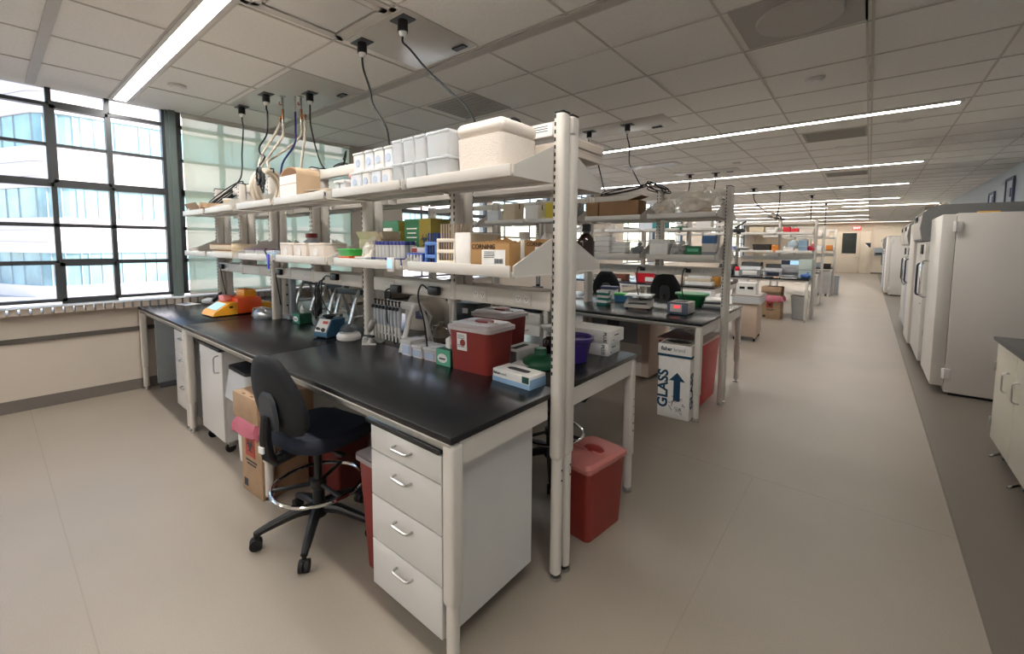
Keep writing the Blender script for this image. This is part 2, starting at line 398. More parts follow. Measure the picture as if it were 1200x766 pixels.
# shiny service panels with cord drops
panelm = mat('glossy white service panel', '#c6c2ba', .3, noise=.02)
for (x_, y_, sx, sy, l) in ((-2.68, 2.09, .70, .66, 'glossy ceiling service panel with the two cords above the foam cooler'), (-4.62, 2.09, 1.5, .66, 'glossy ceiling service panel with gas pipes above the nearest bench'), (-2.55, 5.2, 1.35, .52, 'glossy ceiling service panel above the second bench'), (-2.6, 9.3, 1.2, .5, 'glossy ceiling service panel above the third bench')):
    t = T('ceiling_service_panel', l, 'panel', (x_, y_, CZ), group='ceiling service panels')
    B().span(-sx/2, sx/2, -sy/2, sy/2, -.006, 0, .002).obj('plate', panelm, t)
    B().box((sx*.32, sy*.4, -.01), (.12, .05, .012)).obj('socket', BLKPL, t)

# roller shade: a mesh cloth that lets part of the light and view through
sm = bpy.data.materials.new('shade mesh cloth'); sm.use_nodes = True; n_ = sm.node_tree
pb = n_.nodes['Principled BSDF']; pb.inputs['Base Color'].default_value = (*lin('#ccd6c4'), 1); pb.inputs['Roughness'].default_value = .8
tr = n_.nodes.new('ShaderNodeBsdfTransparent'); tl = n_.nodes.new('ShaderNodeBsdfTranslucent'); tl.inputs[0].default_value = (*lin('#e2ead2'), 1)
m1 = n_.nodes.new('ShaderNodeMixShader'); m1.inputs[0].default_value = .6
m2 = n_.nodes.new('ShaderNodeMixShader')
wv = n_.nodes.new('ShaderNodeTexNoise'); wv.inputs['Scale'].default_value = 300
rg = n_.nodes.new('ShaderNodeMapRange'); rg.inputs[3].default_value = .64; rg.inputs[4].default_value = .74
tcn = n_.nodes.new('ShaderNodeTexCoord')
n_.links.new(tcn.outputs['Object'], wv.inputs['Vector']); n_.links.new(wv.outputs['Fac'], rg.inputs[0]); n_.links.new(rg.outputs[0], m2.inputs[0])
n_.links.new(pb.outputs[0], m1.inputs[1]); n_.links.new(tl.outputs[0], m1.inputs[2])
n_.links.new(tr.outputs[0], m2.inputs[1]); n_.links.new(m1.outputs[0], m2.inputs[2]); n_.links.new(m2.outputs[0], n_.nodes['Material Output'].inputs['Surface'])
t = T('roller_shade', 'pale mesh roller shade pulled down behind the nearest bench', 'shade', (WX+.06, 2.54, 1.01))
B().span(-.002, .0, -1.03, 1.03, .03, 2.05).obj('cloth', sm, t)
B().box((0, 0, .015), (.016, 2.06, .03), .005).obj('hem_bar', OFFW, t); B().cyl((0, -1.03, 2.05), (0, 1.03, 2.05), .03).obj('roller', OFFW, t)

# ------------------------------------------------------------------ outside
K = 1.346
def oz(z): return 1.62+(z-1.62)*K
facW = mat('sunlit white facade panel', '#e2d3d2', .7, noise=.03, nscale=.6)
facG = mat('blue green facade glass', '#7fa3ab', .15, noise=.35, nscale=.55)
mull = mat('facade mullion', '#8b979c', .5, noise=.05)
cx, cy = -26*K, 2.9*K; R_ = 1.6*K
dl = Vector((-2.92, -1.10)).normalized()
line = [(cx, 26*K), (cx, cy)]
a_end = math.atan2(-2.92, 1.10)           # normal of the left face
c0 = (cx-R_, cy)
for i in range(1, 9):
    a = a_end*i/8; line.append((c0[0]+R_*math.cos(a), c0[1]+R_*math.sin(a)))
p = line[-1]; line.append((p[0]+dl.x*26, p[1]+dl.y*26))
def wallstrip(b, z0, z1, off):
    n = len(line); nr = []
    for i, q in enumerate(line):
        a, c = Vector(line[max(0, i-1)]), Vector(line[min(n-1, i+1)]); d_ = (c-a).normalized(); nr.append(Vector((-d_.y, d_.x)))
    sgn = 1 if nr[0].x > 0 else -1
    out = [(line[i][0]+sgn*nr[i].x*off, line[i][1]+sgn*nr[i].y*off) for i in range(n)]
    inn = [(line[i][0]-sgn*nr[i].x*.3, line[i][1]-sgn*nr[i].y*.3) for i in range(n)]
    for i in range(n-1):
        b.prism([out[i], out[i+1], inn[i+1], inn[i]], 'z', oz(z0), oz(z1))
    return b
fac = T('office_building', 'pale curved office building across the courtyard', 'building', (0, 0, 0))
wb = B()
for z0, z1 in ((6.85, 9.9), (3.85, 5.55), (1.14, 2.6), (-1.0, -.25)): wallstrip(wb, z0, z1, .12)
wb.obj('wall_panel', facW, fac)
gb = B()
for z0, z1 in ((5.55, 6.85), (2.6, 3.85), (-.25, 1.14)): wallstrip(gb, z0, z1, 0)
gb.obj('ribbon_window', facG, fac)
mb = B()
yy = cy; pts = []
k = 0
while yy < 24*K: pts.append((cx, yy)); yy += (.55, .9, 1.1)[k % 3]; k += 1
for i in range(1, 9, 2): pts.append(line[1+i])
q = Vector(line[-2])
for i in range(1, 20): r_ = q+dl*i*1.25; pts.append((r_.x, r_.y))
for (px, py) in pts:
    for z0, z1 in ((5.55, 6.85), (2.6, 3.85), (-.25, 1.14)):
        mb.box((px, py, (oz(z0)+oz(z1))/2), (.12, .06, oz(z1)-oz(z0)))
mb.obj('window_grid', mull, fac)
sb = B()
for z in (8.7, 7.7, 4.9, 4.3, 2.1, 1.6): wallstrip(sb, z-.012, z+.012, .135)
sb.obj('panel_joint', mat('facade joint', '#9d9690', .7, noise=.03), fac)
struct('ground', B().span(-75, WX-.4, -45, 70, oz(-.74)-.3, oz(-.74)), mat('pale courtyard paving', '#b5aea8', .8, noise=.05, nscale=.7), 'pale paved courtyard outside the windows', 'ground')

# ------------------------------------------------------------------ light, camera
w = bpy.data.worlds.new('sky'); S.world = w; w.use_nodes = True; wn_ = w.node_tree
bg = wn_.nodes['Background']; sk = wn_.nodes.new('ShaderNodeTexSky')
sk.sky_type = 'NISHITA'; sk.sun_disc = False; sk.sun_elevation = math.radians(40); sk.sun_rotation = math.radians(50)
wn_.links.new(sk.outputs[0], bg.inputs[0]); bg.inputs[1].default_value = 0.31
sd = bpy.data.lights.new('sun', 'SUN'); sd.energy = 6.; sd.angle = math.radians(.6); sd.color = (1., .95, .86)
so = bpy.data.objects.new('sun', sd); COL.objects.link(so)
so.rotation_euler = Vector((.62, .5, .6)).to_track_quat('Z', 'Y').to_euler()
cd = bpy.data.cameras.new('camera'); co = bpy.data.objects.new('camera', cd); COL.objects.link(co); S.camera = co
f_, pp_y, pit, rol, yaw = 508.08, 325.49, -7.6617e-2, 7.0599e-3, .687355
cd.sensor_fit = 'HORIZONTAL'; cd.sensor_width = 36; cd.lens = f_/1200*36
cd.shift_x = 0; cd.shift_y = -(383-pp_y)/1200
cd.clip_start = .05; cd.clip_end = 300
co.matrix_world = Matrix.Translation((0, 0, 1.62)) @ Matrix.Rotation(yaw, 4, 'Z') @ Matrix.Rotation(PI/2+pit, 4, 'X') @ Matrix.Rotation(rol, 4, 'Z')
vs = S.view_settings; vs.view_transform = 'Standard'; vs.look = 'None'; vs.gamma = 1; vs.exposure = 1.13; vs.use_curve_mapping = False
S.cycles.max_bounces = 7; S.cycles.diffuse_bounces = 4; S.cycles.glossy_bounces = 3; S.cycles.transparent_max_bounces = 12; S.cycles.transmission_bounces = 4
S.cycles.sample_clamp_indirect = 6.; S.cycles.caustics_reflective = False; S.cycles.caustics_refractive = False
# ------------------------------------------------------------------ benches
TOP = .922
def leg_bm(x, y, h=.885, up=.25):
    b = B()
    b.box((x, y, (h+up)/2), (.060, .060, h-up), .014, seg=3)
    b.cyl((x, y, .035), (x, y, up+.01), .026, n=16)
    return b
def leg(x, y, par, holes=True, h=.885, up=.25):
    l = leg_bm(x, y, h, up).obj('leg', IVORY, par)
    B().lathe([(.012, .03), (.012, .014), (.026, .013), (.028, 0)], (x, y, 0), 16).obj('foot', STEEL, l)
    if holes:
        hb = B()
        for k, z in enumerate((.63, .58, .53, .47, .42)):
            hb.cyl((x+.0305, y, z), (x+.0325, y, z), .004+.0022*(k > 2), n=10)
        hb.obj('hole_pattern', DARK, l)
    return l
def table(x0, x1, side, label, y0, group, far=False, skip=False):
    """side -1: the counter towards the camera (local y 1.05..1.69), +1: the counter behind the uprights"""
    ya, yb = (1.03, 1.738) if side < 0 else (1.742, 2.655)
    t = T('lab_table', label, 'lab table', (x0, y0, 0), 0, group)
    L = x1-x0
    b = B().span(.004, L-.004, ya, yb, TOP-.028, TOP, .005)
    b.obj('worktop', BLACKTOP, t)
    f = B()
    yo = ya if side < 0 else yb
    s = 1 if side < 0 else -1
    f.span(.02, L-.02, yo+s*.012, yo+s*.037, TOP-.066, TOP-.030, .003)          # front rail
    for xe in (.012, L-.047):
        # end apron, tapered towards the outer leg
        z0, z1 = TOP-.125, TOP-.030
        yi = 1.650 if side < 0 else 1.836
        f.prism([(yo+s*.05, z0), (yi, z0), (yi, z1), (yo+s*.05, z1)], 'x', xe+.008, xe+.035)
    f.obj('frame', IVORY, t)
    if not far:
        B().span(.02, L-.02, yo+s*.0085, yo+s*.0125, TOP-.062, TOP-.040).obj('edge_highlight', STEEL, t)  # bright strip standing in for the highlight reflected along the table edge
    for xe in (.034, L-.034): 0 if (skip and xe > .5) else leg(xe, yo+s*.036, t, side > 0 and not far)
    return t
def shelf_frame(xs, label, y0, group, detail=True, xl=None,  outl=(.2, .5, .8)):
    """uprights in pairs, a header beam and the power rail"""
    xr = xs[0]
    t = T("bench_rack", label, "rack", (xr, y0, 0), 0, group)
    for i, x in enumerate(xs):
        x -= xr
        for y, s in ((1.69, -1), (1.766, 1)):
            low = 1.30 if i == 1 else .60      # the middle uprights hang from the power rail
            b = B().box((x, y, (2.212+low)/2), (.058, .07, 2.212-low), .02, seg=3)
            if i != 1: b.cyl((x, y, .03), (x, y, .61), .028, n=16)
            u = b.obj('upright', IVORY, t)
            if i != 1: B().lathe([(.012, .03), (.012, .014), (.028, .013), (.03, 0)], (x, y, 0), 16).obj('foot', STEEL, u)
            B().box((x, y, 2.2135), (.05, .06, .006), .002).obj('cap', DARK, u)
            if detail:
                for dx in ((-.014, ) if i == 0 else (-.016, .016)):
                    sl = B()
                    z = 1.02 if i != 1 else 1.42
                    while z < 2.2:
                        sl.box((x+dx, y+s*.0352, z), (.008, .002, .017)); z += .0335
                    sl.obj('slot_pattern', DARK, u)
                hb = B()
                for z in (.55, .50): hb.cyl((x+.027, y-.0, z), (x+.0295, y, z), .005, n=8)
                if i != 1: hb.obj('hole_pattern', DARK, u)
    L = xs[-1]-xr
    x_end = L-.03 if xl is None else xl
    B().span(x_end, .035, 1.727, 1.760, 2.125, 2.198, .008).obj('header_beam', IVORY, t)
    rail = B().span(x_end+.03, -.035, 1.660, 1.70, 1.312, 1.398, .004).obj('power_rail', IVORY, t)
    B().span(x_end+.03, -.035, 1.79, 1.83, 1.312, 1.398, .004).obj('power_rail', IVORY, t)
    B().span(x_end+.03, -.035, 1.72, 1.77, 1.06, 1.10, .004).obj('cross_rail', IVORY, t) if False else None
    if detail:
        for fr in outl:
            xo = -.05+(x_end+.05)*fr
            o = B().span(xo-.055, xo+.055, 1.6575, 1.6605, 1.322, 1.388, .001).obj('outlet_plate', OFFW, rail)
            h = B()
            for dx in (-.025, .025):
                h.cyl((xo+dx, 1.6568, 1.355), (xo+dx, 1.6576, 1.355), .017, n=18)
            h.obj('socket', WHITEPL, o)
            h = B()
            for dx in (-.025, .025):
                h.box((xo+dx-.006, 1.6563, 1.360), (.003, .001, .009)).box((xo+dx+.006, 1.6563, 1.360), (.003, .001, .009)).cyl((xo+dx, 1.6562, 1.348), (xo+dx, 1.6567, 1.348), .003, n=8)
            h.obj('pin_slot', DARK, o)
    return t
def shelf(x0, x1, lvl, side, label, y0, group, src=None):
    """one pan shelf with its lip and two gusset brackets; origin at the middle of its front lower edge"""
    zb = 1.895 if lvl == 'upper' else 1.483
    xm = (x0+x1)/2
    if src is not None:
        return copy_tree(src, None, (xm, y0, zb), label=label, group=group)
    t = T('shelf', label, 'shelf', (xm, y0, zb), 0, group)
    h = (x1-x0)/2; yf, yp = 1.357, 1.655
    if side > 0: yf, yp = 2.128, 1.83
    s = 1 if side < 0 else -1
    a = lambda y: y
    b = B()
    b.span(-h, h, yf, yf+s*.012, 0, .05, .003)
    b.span(-h+.004, h-.004, yf+s*.004, yp, .010, .020)
    b.span(-h, h, yf+s*.11, yf+s*.13, -.002, .012)
    b.span(-h, h, yp-s*.02, yp-s*.0, 0, .05, .002)
    b.obj('shelf_pan', OFFW, t)
    for sx in (-1, 1):
        b = B().prism([(yf+s*.02, .0), (yf+s*.02, .048), (yp+s*.0, .168), (yp+s*.0, .0)], 'x', sx*h, sx*(h+.006))
        b.span(sx*h-.0, sx*(h+.014), yf+s*.02, yp, 0, .006)
        b.obj('bracket', OFFW, t)
    return t
ORD = ['first', 'second', 'third', 'fourth', 'fifth', 'sixth']
TABX = [(-2.87, -1.12), (-4.44, -2.87), (-6.12, -4.44)]
FRAMES = [(-1.10, -1.79), (-2.675, -3.42), (-4.20, -4.93, -5.63)]
RAIL_END = [-1.50, -1.48, -1.43]
SHX = [(-1.80, -1.128), (-2.53, -1.87), (-3.36, -2.64), (-4.095, -3.43), (-4.90, -4.245), (-5.615, -4.965)]
protos = {}
def bench(y0, dx, name, nmod=3, detail=True, rear_tables=True, shelves=('upper', 'lower'), rear_shelves=True, ntab=3, far=False):
    W = ['at the aisle end', 'in the middle', 'by the window']
    for i in range(ntab):
        a, b_ = TABX[i][0]+dx, TABX[i][1]+dx
        table(a, b_, -1, 'black topped lab table %s of the %s, near side' % (W[i], name), y0, 'tables of the '+name, far, i == 1)
        if rear_tables: table(a, b_, 1, 'black topped lab table %s of the %s, far side' % (W[i], name), y0, 'tables of the '+name, far)
    for i in range(nmod):
        shelf_frame([x+dx for x in FRAMES[i]], 'ivory slotted upright rack %s of the %s' % (W[i], name), y0, 'racks of the '+name, detail, xl=RAIL_END[i], outl=((.10, .30, .62, .86), (.22, .55, .8), (.2, .5, .8))[i])
        for k in (2*i, 2*i+1):
            for lvl in shelves:
                for sd in ((-1, 1) if rear_shelves else (-1,)):
                    key = (lvl, sd, round(SHX[k][1]-SHX[k][0], 3))
                    l = '%s %s steel shelf, %s from the aisle on the %s' % ('near side' if sd < 0 else 'far side', lvl, ORD[k], name)
                    o = shelf(SHX[k][0]+dx, SHX[k][1]+dx, lvl, sd, l, y0, '%s shelves of the %s' % (lvl, name), protos.get(key))
                    protos.setdefault(key, o)
bench(0, 0, 'nearest bench')
bench(3.03, 0, 'second bench')
bench(6.75, -.85, 'third bench', nmod=2, ntab=2, detail=False, far=True)
bench(10.05, .17, 'fourth bench', detail=False, far=True, nmod=2, ntab=2)
bench(13.3, .10, 'fifth bench', detail=False, far=True, nmod=1, ntab=1)
bench(16.4, .22, 'sixth bench', detail=False, far=True, nmod=1, ntab=1)
# ------------------------------------------------------------------ cabinets
def bow(b, x, y, z, w, out=.03, r=.0055, vert=False, face='-y'):
    h = w/2
    if face == '-y':
        if vert: P_ = [(x, y, z-h), (x, y-out, z-h), (x, y-out, z+h), (x, y, z+h)]
        else: P_ = [(x-h, y, z), (x-h, y-out, z), (x+h, y-out, z), (x+h, y, z)]
    elif face == '+y':
        P_ = [(x-h, y, z), (x-h, y+out, z), (x+h, y+out, z), (x+h, y, z)]
    else:
        P_ = [(x, y, z-h), (x-out, y, z-h), (x-out, y, z+h), (x, y, z+h)]
    # rounded corners
    Q = []
    for i, p in enumerate(P_):
        if 0 < i < 3:
            a = Vector(P_[i-1]); c = Vector(P_[i+1]); p = Vector(p); k = out*.5
            Q += [p+(a-p).normalized()*k, p+(a-p).normalized()*k*.3+(c-p).normalized()*k*.3, p+(c-p).normalized()*k]
        else: Q.append(p)
    return b.tube(Q, r, 8)
def castor(x, y, par, z=0., r=.03, nm='castor'):
    c = B().box((x, y, z+.06), (.03, .05, .035), .006).obj(nm, STEEL, par)
    B().cyl((x-.012, y-.008, z+r), (x+.012, y-.008, z+r), r, n=16).obj('wheel', RUBBER, c)
def pedestal(label, x0, x1, y0, y1, z1, cuts, top=True, group=None, z0=.085, face='-y', topm=None):
    xm, L = (x0+x1)/2, (x1-x0)/2
    t = T('drawer_pedestal', label, 'drawer unit', (xm, y0, 0), 0, group)
    D = y1-y0
    fy = 0 if face == '-y' else D
    s = 1 if face == '-y' else -1
    B().span(-L, L, min(fy+s*.02, D if s > 0 else 0), max(fy+s*.02, D) if s > 0 else D-.02, z0, z1).obj('body', LAMI, t)
    if top: B().span(-L-.012, L+.004, -.02, D+.005, z1+.004, z1+.026, .005).obj('worktop', BLACKTOP, t)
    z = z1-.006
    for h in cuts:
        d = B().span(-L+.003, L-.003, fy-s*.001 if s > 0 else fy-.019, fy+.019 if s > 0 else fy+.001, z-h+.0025, z-.0025, .002).obj('drawer', LAMI, t)
        bow(B(), 0, fy, z-min(.06, h*.42), .105, .032, face=face).obj('handle', STEEL, d)
        z -= h
    for sx in (-1, 1):
        for yy in (.11, D-.09): castor(sx*(L-.09), yy, t)
    return t
pedestal('white four drawer pedestal with black top at the aisle end of the nearest bench', -1.66, -1.19, 1.045, 1.61, .835, (.112, .205, .205, .218))
pedestal('white three drawer pedestal under the nearest bench close to the window', -5.02, -4.49, 1.10, 1.60, .815, (.20, .25, .27))
t = T('door_cabinet', 'white one door rolling cabinet under the nearest bench', 'cabinet', (-3.95, 1.085, 0))
B().span(-.26, .26, .02, .55, .10, .80).obj('body', LAMI, t)
B().span(-.275, .265, -.02, .56, .804, .828, .005).obj('worktop', BLACKTOP, t)
dd = B().span(-.258, .258, -.001, .019, .105, .797, .002).obj('door', LAMI, t)
bow(B(), .19, 0, .70, .13, .034, vert=True).obj('handle', STEEL, dd)
hb = B()
for z in (.70, .20): hb.box((-.262, .006, z), (.012, .022, .06), .003)
hb.obj('hinge', DKGREY, dd)
for sx in (-.2, .2):
    for yy in (.06, .48): castor(sx, yy, t, r=.035)
t = T('end_panel', 'grey steel end panel under the window end of the nearest bench', 'panel', (-6.02, 1.40, 0))
B().box((0, 0, .46), (.02, .50, .80), .004).obj('sheet', SLATE, t); B().box((0, 0, .03), (.05, .46, .06), .004).obj('foot_rail', DKGREY, t)
# drawer units seen below the power rail, under the second bench
pedestal('white drawer unit under the second bench, seen right of the near sharps containers', -3.40, -2.95, 4.12, 4.66, .815, (.15, .25, .3))
pedestal('white drawer unit under the second bench, seen behind the pipette stand', -5.08, -4.52, 4.12, 4.66, .815, (.15, .25, .3))
t = T('metal_cabinet', 'white cabinet with grey back plate under the far side of the second bench', 'cabinet', (-2.42, 5.0, 0))
B().span(-.46, .45, 0, .68, .03, .84, .004).obj('body', mat('beige cabinet', '#c9b9a8', .5, noise=.02), t)
B().span(-.46, .30, -.008, 0, .42, .84, .002).obj('back_plate', SLATE, t)
B().span(-.46, .36, -.004, 0.001, .04, .42, .002).obj('lower_panel', OFFW, t)
B().span(-.10, .06, -.012, -.006, .55, .84).obj('dark_plate', DKGREY, t)
# base cabinet at the right edge
t = T('mobile_base_cabinet', 'cream base cabinet with dark top on chrome castors at the right edge', 'cabinet', (.82, 3.30, 0))
cabm = mat('cream painted steel', '#c9c4b4', .4, noise=.02)
B().span(.02, .70, 0, 1.70, .125, .895, .004).obj('body', cabm, t)
B().span(-.02, .72, -.02, 1.745, .897, .925, .006).obj('worktop', mat('dark grey worktop', '#3a3a3a', .4, noise=.08, nscale=30), t)
for k, (a, b_) in enumerate(((1.12, 1.695), (.01, 1.11))):
    d = B().span(0, .02, a, b_, .13, .885, .003).obj('door', cabm, t)
    hy = a+.16 if k == 0 else b_-.12
    bow(B(), 0, hy, .66, .14, .035, vert=True, face='-x').obj('handle', STEEL, d)
    hb = B()
    for z in (.70, .26): hb.box((-.003, b_-.004 if k == 0 else a+.004, z), (.02, .016, .07), .003)
    hb.obj('hinge', STEEL, d)
B().tube([(.0, .02, .13), (-.03, .0, .13), (-.035, 0, .3), (-.035, 0, .72)], .014, 10).obj('push_rail', STEEL, t)
for yy in (.12, 1.02, 1.58):
    c = B().box((.07, yy, .085), (.05, .09, .08), .012).tube([(.07, yy-.05, .08), (-.03, yy-.12, .045)], .01, 8).obj('castor', CHROME, t)
    B().cyl((.055, yy, .034), (.085, yy, .034), .034, n=18).obj('wheel', DKGREY, c)

# ------------------------------------------------------------------ freezers
FRZ = mat('freezer white enamel', '#d6d0c9', .38, noise=.02, nscale=2)
FRG = mat('freezer grey cap', '#7d7d7c', .45, noise=.04)
FRB = mat('freezer blue grey', '#a9b0bb', .4, noise=.03)
def freezer(kind, y0, L, xf, h, label):
    t = T('lab_freezer', label, 'freezer', (xf, y0, 0), 0, 'freezers along the right wall')
    D = EX-.12-xf
    if kind == 'plain':
        B().span(.078, D, 0, L, .03, h, .006).obj('body', FRZ, t)
        d = B().span(-.04, .075, .01, L-.01, .09, h-.01, .012).obj('door', FRZ, t)
        bow(B(), -.04, L-.1, 1.22, .46, .07, .012, face='-x').obj('handle', CHROME, d)
        hb = B()
        for z in (h-.14, .24):
            hb.box((.085, -.008, z), (.07, .02, .11), .004).cyl((.07, -.014, z-.055), (.07, -.014, z+.055), .011, n=12)
        hb.obj('hinge', WHITEPL, d)
        B().span(.12, D-.05, .03, L-.03, 0, .03).obj('plinth', DARK, t)
    else:
        hh = .46
        B().span(.06, D, 0, L, .10, h-hh, .006).obj('body', FRB if kind == 'blue' else FRZ, t)
        # the compressor head overhangs the door with a rounded nose
        pr = [(D, h-hh), (D, h), (.10, h), (-.0, h-.03), (-.07, h-.10), (-.088, h-.30), (-.06, h-hh)]
        c = B().prism(pr, 'y', 0, L).obj('head', FRG, t)
        B().prism([(-.05, h-hh+.02), (-.01, h-.05), (-.07, h-.11), (-.095, h-.30), (-.072, h-hh+.02)], 'y', .03, L-.03).obj('head_front', OFFW, c)
        B().span(-.098, -.085, L*.40, L*.62, h-.2, h-.13, .003).obj('display', DARK, c)
        d = B().span(-.02, .05, .01, L-.01, .12, h-hh-.015, .01).obj('door', FRB if kind == 'blue' else OFFW, t)
        bow(B(), -.02, .10, 1.20, .42, .06, .012, face='-x').obj('handle', mat('dark blue handle', '#2b2f44', .4, noise=.05), d)
        B().span(-.032, -.02, .25, .55, h-hh-.18, h-hh-.05, .003).obj('control_panel', DARK, d)
        B().box((-.03, .12, .88), (.02, .07, .02), .004).obj('lock', STEEL, d)
        hb = B()
        for z in (1.6, .5): hb.box((.03, -.004, z), (.05, .014, .09), .003)
        hb.obj('hinge', STEEL, d)
        f = B()
        for yy in (.1, L-.1): f.cyl((.14, yy, 0), (.14, yy, .1), .03, n=12).cyl((D-.1, yy, 0), (D-.1, yy, .1), .03, n=12)
        f.obj('foot', DARK, t)
    return t
freezer('plain', 6.66, 1.06, .64, 1.99, 'large white freezer nearest the camera on the right, its blank side facing us')
freezer('head', 7.80, 1.35, .59, 2.17, 'white freezer with dark grey rounded head right behind the nearest one')
freezer('plain', 9.3, .98, .585, 2.02, 'white freezer without a head between two grey headed ones')
freezer('blue', 10.42, .98, .60, 2.12, 'blue grey freezer with rounded head, fourth along the right wall')
freezer('head', 11.5, 1.0, .60, 2.12, 'white freezer with rounded grey head, fifth along the right wall')
freezer('plain', 19.3, .95, .50, 1.98, 'plain white freezer far down the aisle')
freezer('blue', 20.5, 1.0, .45, 2.02, 'grey blue freezer furthest down the aisle on the right')
t = T('cardboard_scrap', 'small yellow brown carton on top of the nearest freezer', 'box', (.98, 6.95, 1.99))
B().box((0, 0, .014), (.16, .12, .028), .003).obj('carton', mat('yellow carton', '#d7a24a', .7, noise=.05), t); B().box((0, 0, .029), (.03, .12, .002)).obj('tape', CARDIN, t)

# ------------------------------------------------------------------ chairs
def chair(label, x, y, rz, seat=.60, spin=-1.9, group='lab chairs', ring=True):
    """local +x is the way the sitter faces"""
    t = T('lab_chair', label, 'chair', (x, y, 0), rz, group)
    R_ = .31
    for k in range(5):
        a = spin-rz+k*2*PI/5; c, s_ = math.cos(a), math.sin(a)
        lg = B().tube([(.03*c, .03*s_, .150), (.12*c, .12*s_, .145), (.24*c, .24*s_, .11), (R_*c, R_*s_, .085)], [.030, .027, .022, .017], 10).obj('base_leg', BLKPL, t)
        ca = B().cyl((R_*c, R_*s_, .055), (R_*c, R_*s_, .095), .011, n=8)
        px, py = -s_, c
        for o in (-.014, .014): ca.cyl((R_*c+px*(o-.010), R_*s_+py*(o-.010), .031), (R_*c+px*(o+.010), R_*s_+py*(o+.010), .031), .031, n=18)
        ca.box((R_*c, R_*s_, .052), (.03, .03, .03), .008)
        ca.obj('castor', RUBBER, lg)
    B().lathe([(.04, .10), (.05, .12), (.05, .165), (.032, .18), (.03, .30), (.021, .31), (.021, seat-.1)], n=18).obj('column', BLKPL, t)
    if ring:
        r = B().tube([(.235*math.cos(2*PI*i/36), .235*math.sin(2*PI*i/36), .285) for i in range(36)], .011, 10, closed=True).obj('foot_ring', CHROME, t)
        sp = B().lathe([(.034, .26), (.042, .265), (.042, .31), (.034, .315)], n=16)
        for k in range(3):
            a = k*2*PI/3+.4; sp.tube([(.035*math.cos(a), .035*math.sin(a), .287), (.23*math.cos(a), .23*math.sin(a), .285)], .011, 8)
        sp.obj('ring_spoke', BLKPL, r)
    m = B().box((-.02, 0, seat-.075), (.20, .15, .035), .01).box((-.13, 0, seat-.07), (.16, .07, .03), .008)
    m.cyl((-.02, -.07, seat-.08), (-.02, -.2, seat-.085), .008, n=8).box((-.02, -.22, seat-.085), (.03, .06, .02), .006)
    m.cyl((.06, .07, seat-.08), (.06, .2, seat-.085), .008, n=8).box((.06, .22, seat-.085), (.03, .06, .02), .006)
    m.obj('seat_mechanism', BLKPL, t)
    # waterfall cushion
    b = B()
    rows = []
    def outline(sc, z, dz):
        o = []
        for i in range(32):
            a = 2*PI*i/32; ca_, sa = math.cos(a), math.sin(a)
            e = 2/3.2
            xx = math.copysign(abs(ca_)**e, ca_)*.235*sc; yy = math.copysign(abs(sa)**e, sa)*.24*sc
            o.append((xx+.03, yy, z-(.03*max(0, (xx-.1)/.13)**2 if xx > .1 else 0)+dz*0))
        return o
    for sc, z in ((.3, seat-.055), (.86, seat-.055), (.97, seat-.045), (1., seat-.02), (.98, seat+.008), (.92, seat+.024), (.75, seat+.022), (.4, seat+.012)): rows.append(outline(sc, z, 0))
    b.ring(rows).obj('seat', mat('navy seat fabric', '#121828', .85, noise=.15, nscale=60, bump=.25, bscale=300), t)
    # backrest: an upright rounded shield, curved round the back
    prof = [(.0, .10), (.015, .15), (.06, .195), (.13, .212), (.21, .203), (.29, .172), (.36, .132), (.405, .09), (.42, .04)]
    zb = seat+.045
    def back(off, grow):
        rr = []
        pts = [(-w, h) for h, w in prof]+[(w, h) for h, w in reversed(prof)]
        for (yy, hh) in pts:
            yy *= grow; hh = .2+(hh-.2)*grow
            lean = -.20-.22*hh+.08*(hh-.15)**2*3+.55*yy*yy*1.2
            rr.append((lean+off, yy, zb+hh))
        return rr
    b = B().ring([back(-.016, .2), back(-.018, .7), back(-.016, .95), back(-.0, 1.), back(.022, .97), back(.034, .75), back(.03, .3)])
    br = b.obj('backrest', BLKFAB, t, sharp=60)
    # grey plastic back shell patch and the height-adjust spine
    sp = [(-.058, .04), (-.072, .10), (-.062, .20), (-.035, .235), (.035, .235), (.062, .20), (.072, .10), (.058, .04)]
    b = B()
    b.ring([[(-.245-.10*h_-.0, q*1.0, zb+h_) for q, h_ in sp], [(-.262-.10*h_, q*.9, zb+.12+(h_-.12)*.92) for q, h_ in sp]])
    b.obj('back_shell', mat('charcoal shell', '#3d4147', .5, noise=.05), br)
    b = B().tube([(-.08, 0, seat-.075), (-.24, 0, seat-.085), (-.275, 0, seat-.04), (-.285, 0, seat+.05), (-.278, 0, seat+.16)], [.026, .028, .030, .028, .024], 10)
    b.obj('back_post', BLKPL, t)
    B().box((-.306, 0, seat-.0), (.012, .04, .035), .003).obj('tag', LABEL, t)
    return t
chair('black drafting chair with chrome foot ring at the near side of the nearest bench', -2.31, 1.12, 1.72, .60, -1.95)
chair('black drafting chair tucked under the far side of the nearest bench', -1.70, 2.52, -2.35, .60, .3)
chair('black lab chair with its back showing over the second bench counter', -2.22, 6.27, 1.75, .79, .3, ring=False)
chair('black lab chair at the second bench, partly hidden by the near shelf posts', -3.18, 6.27, 1.95, .77, .6, ring=False)

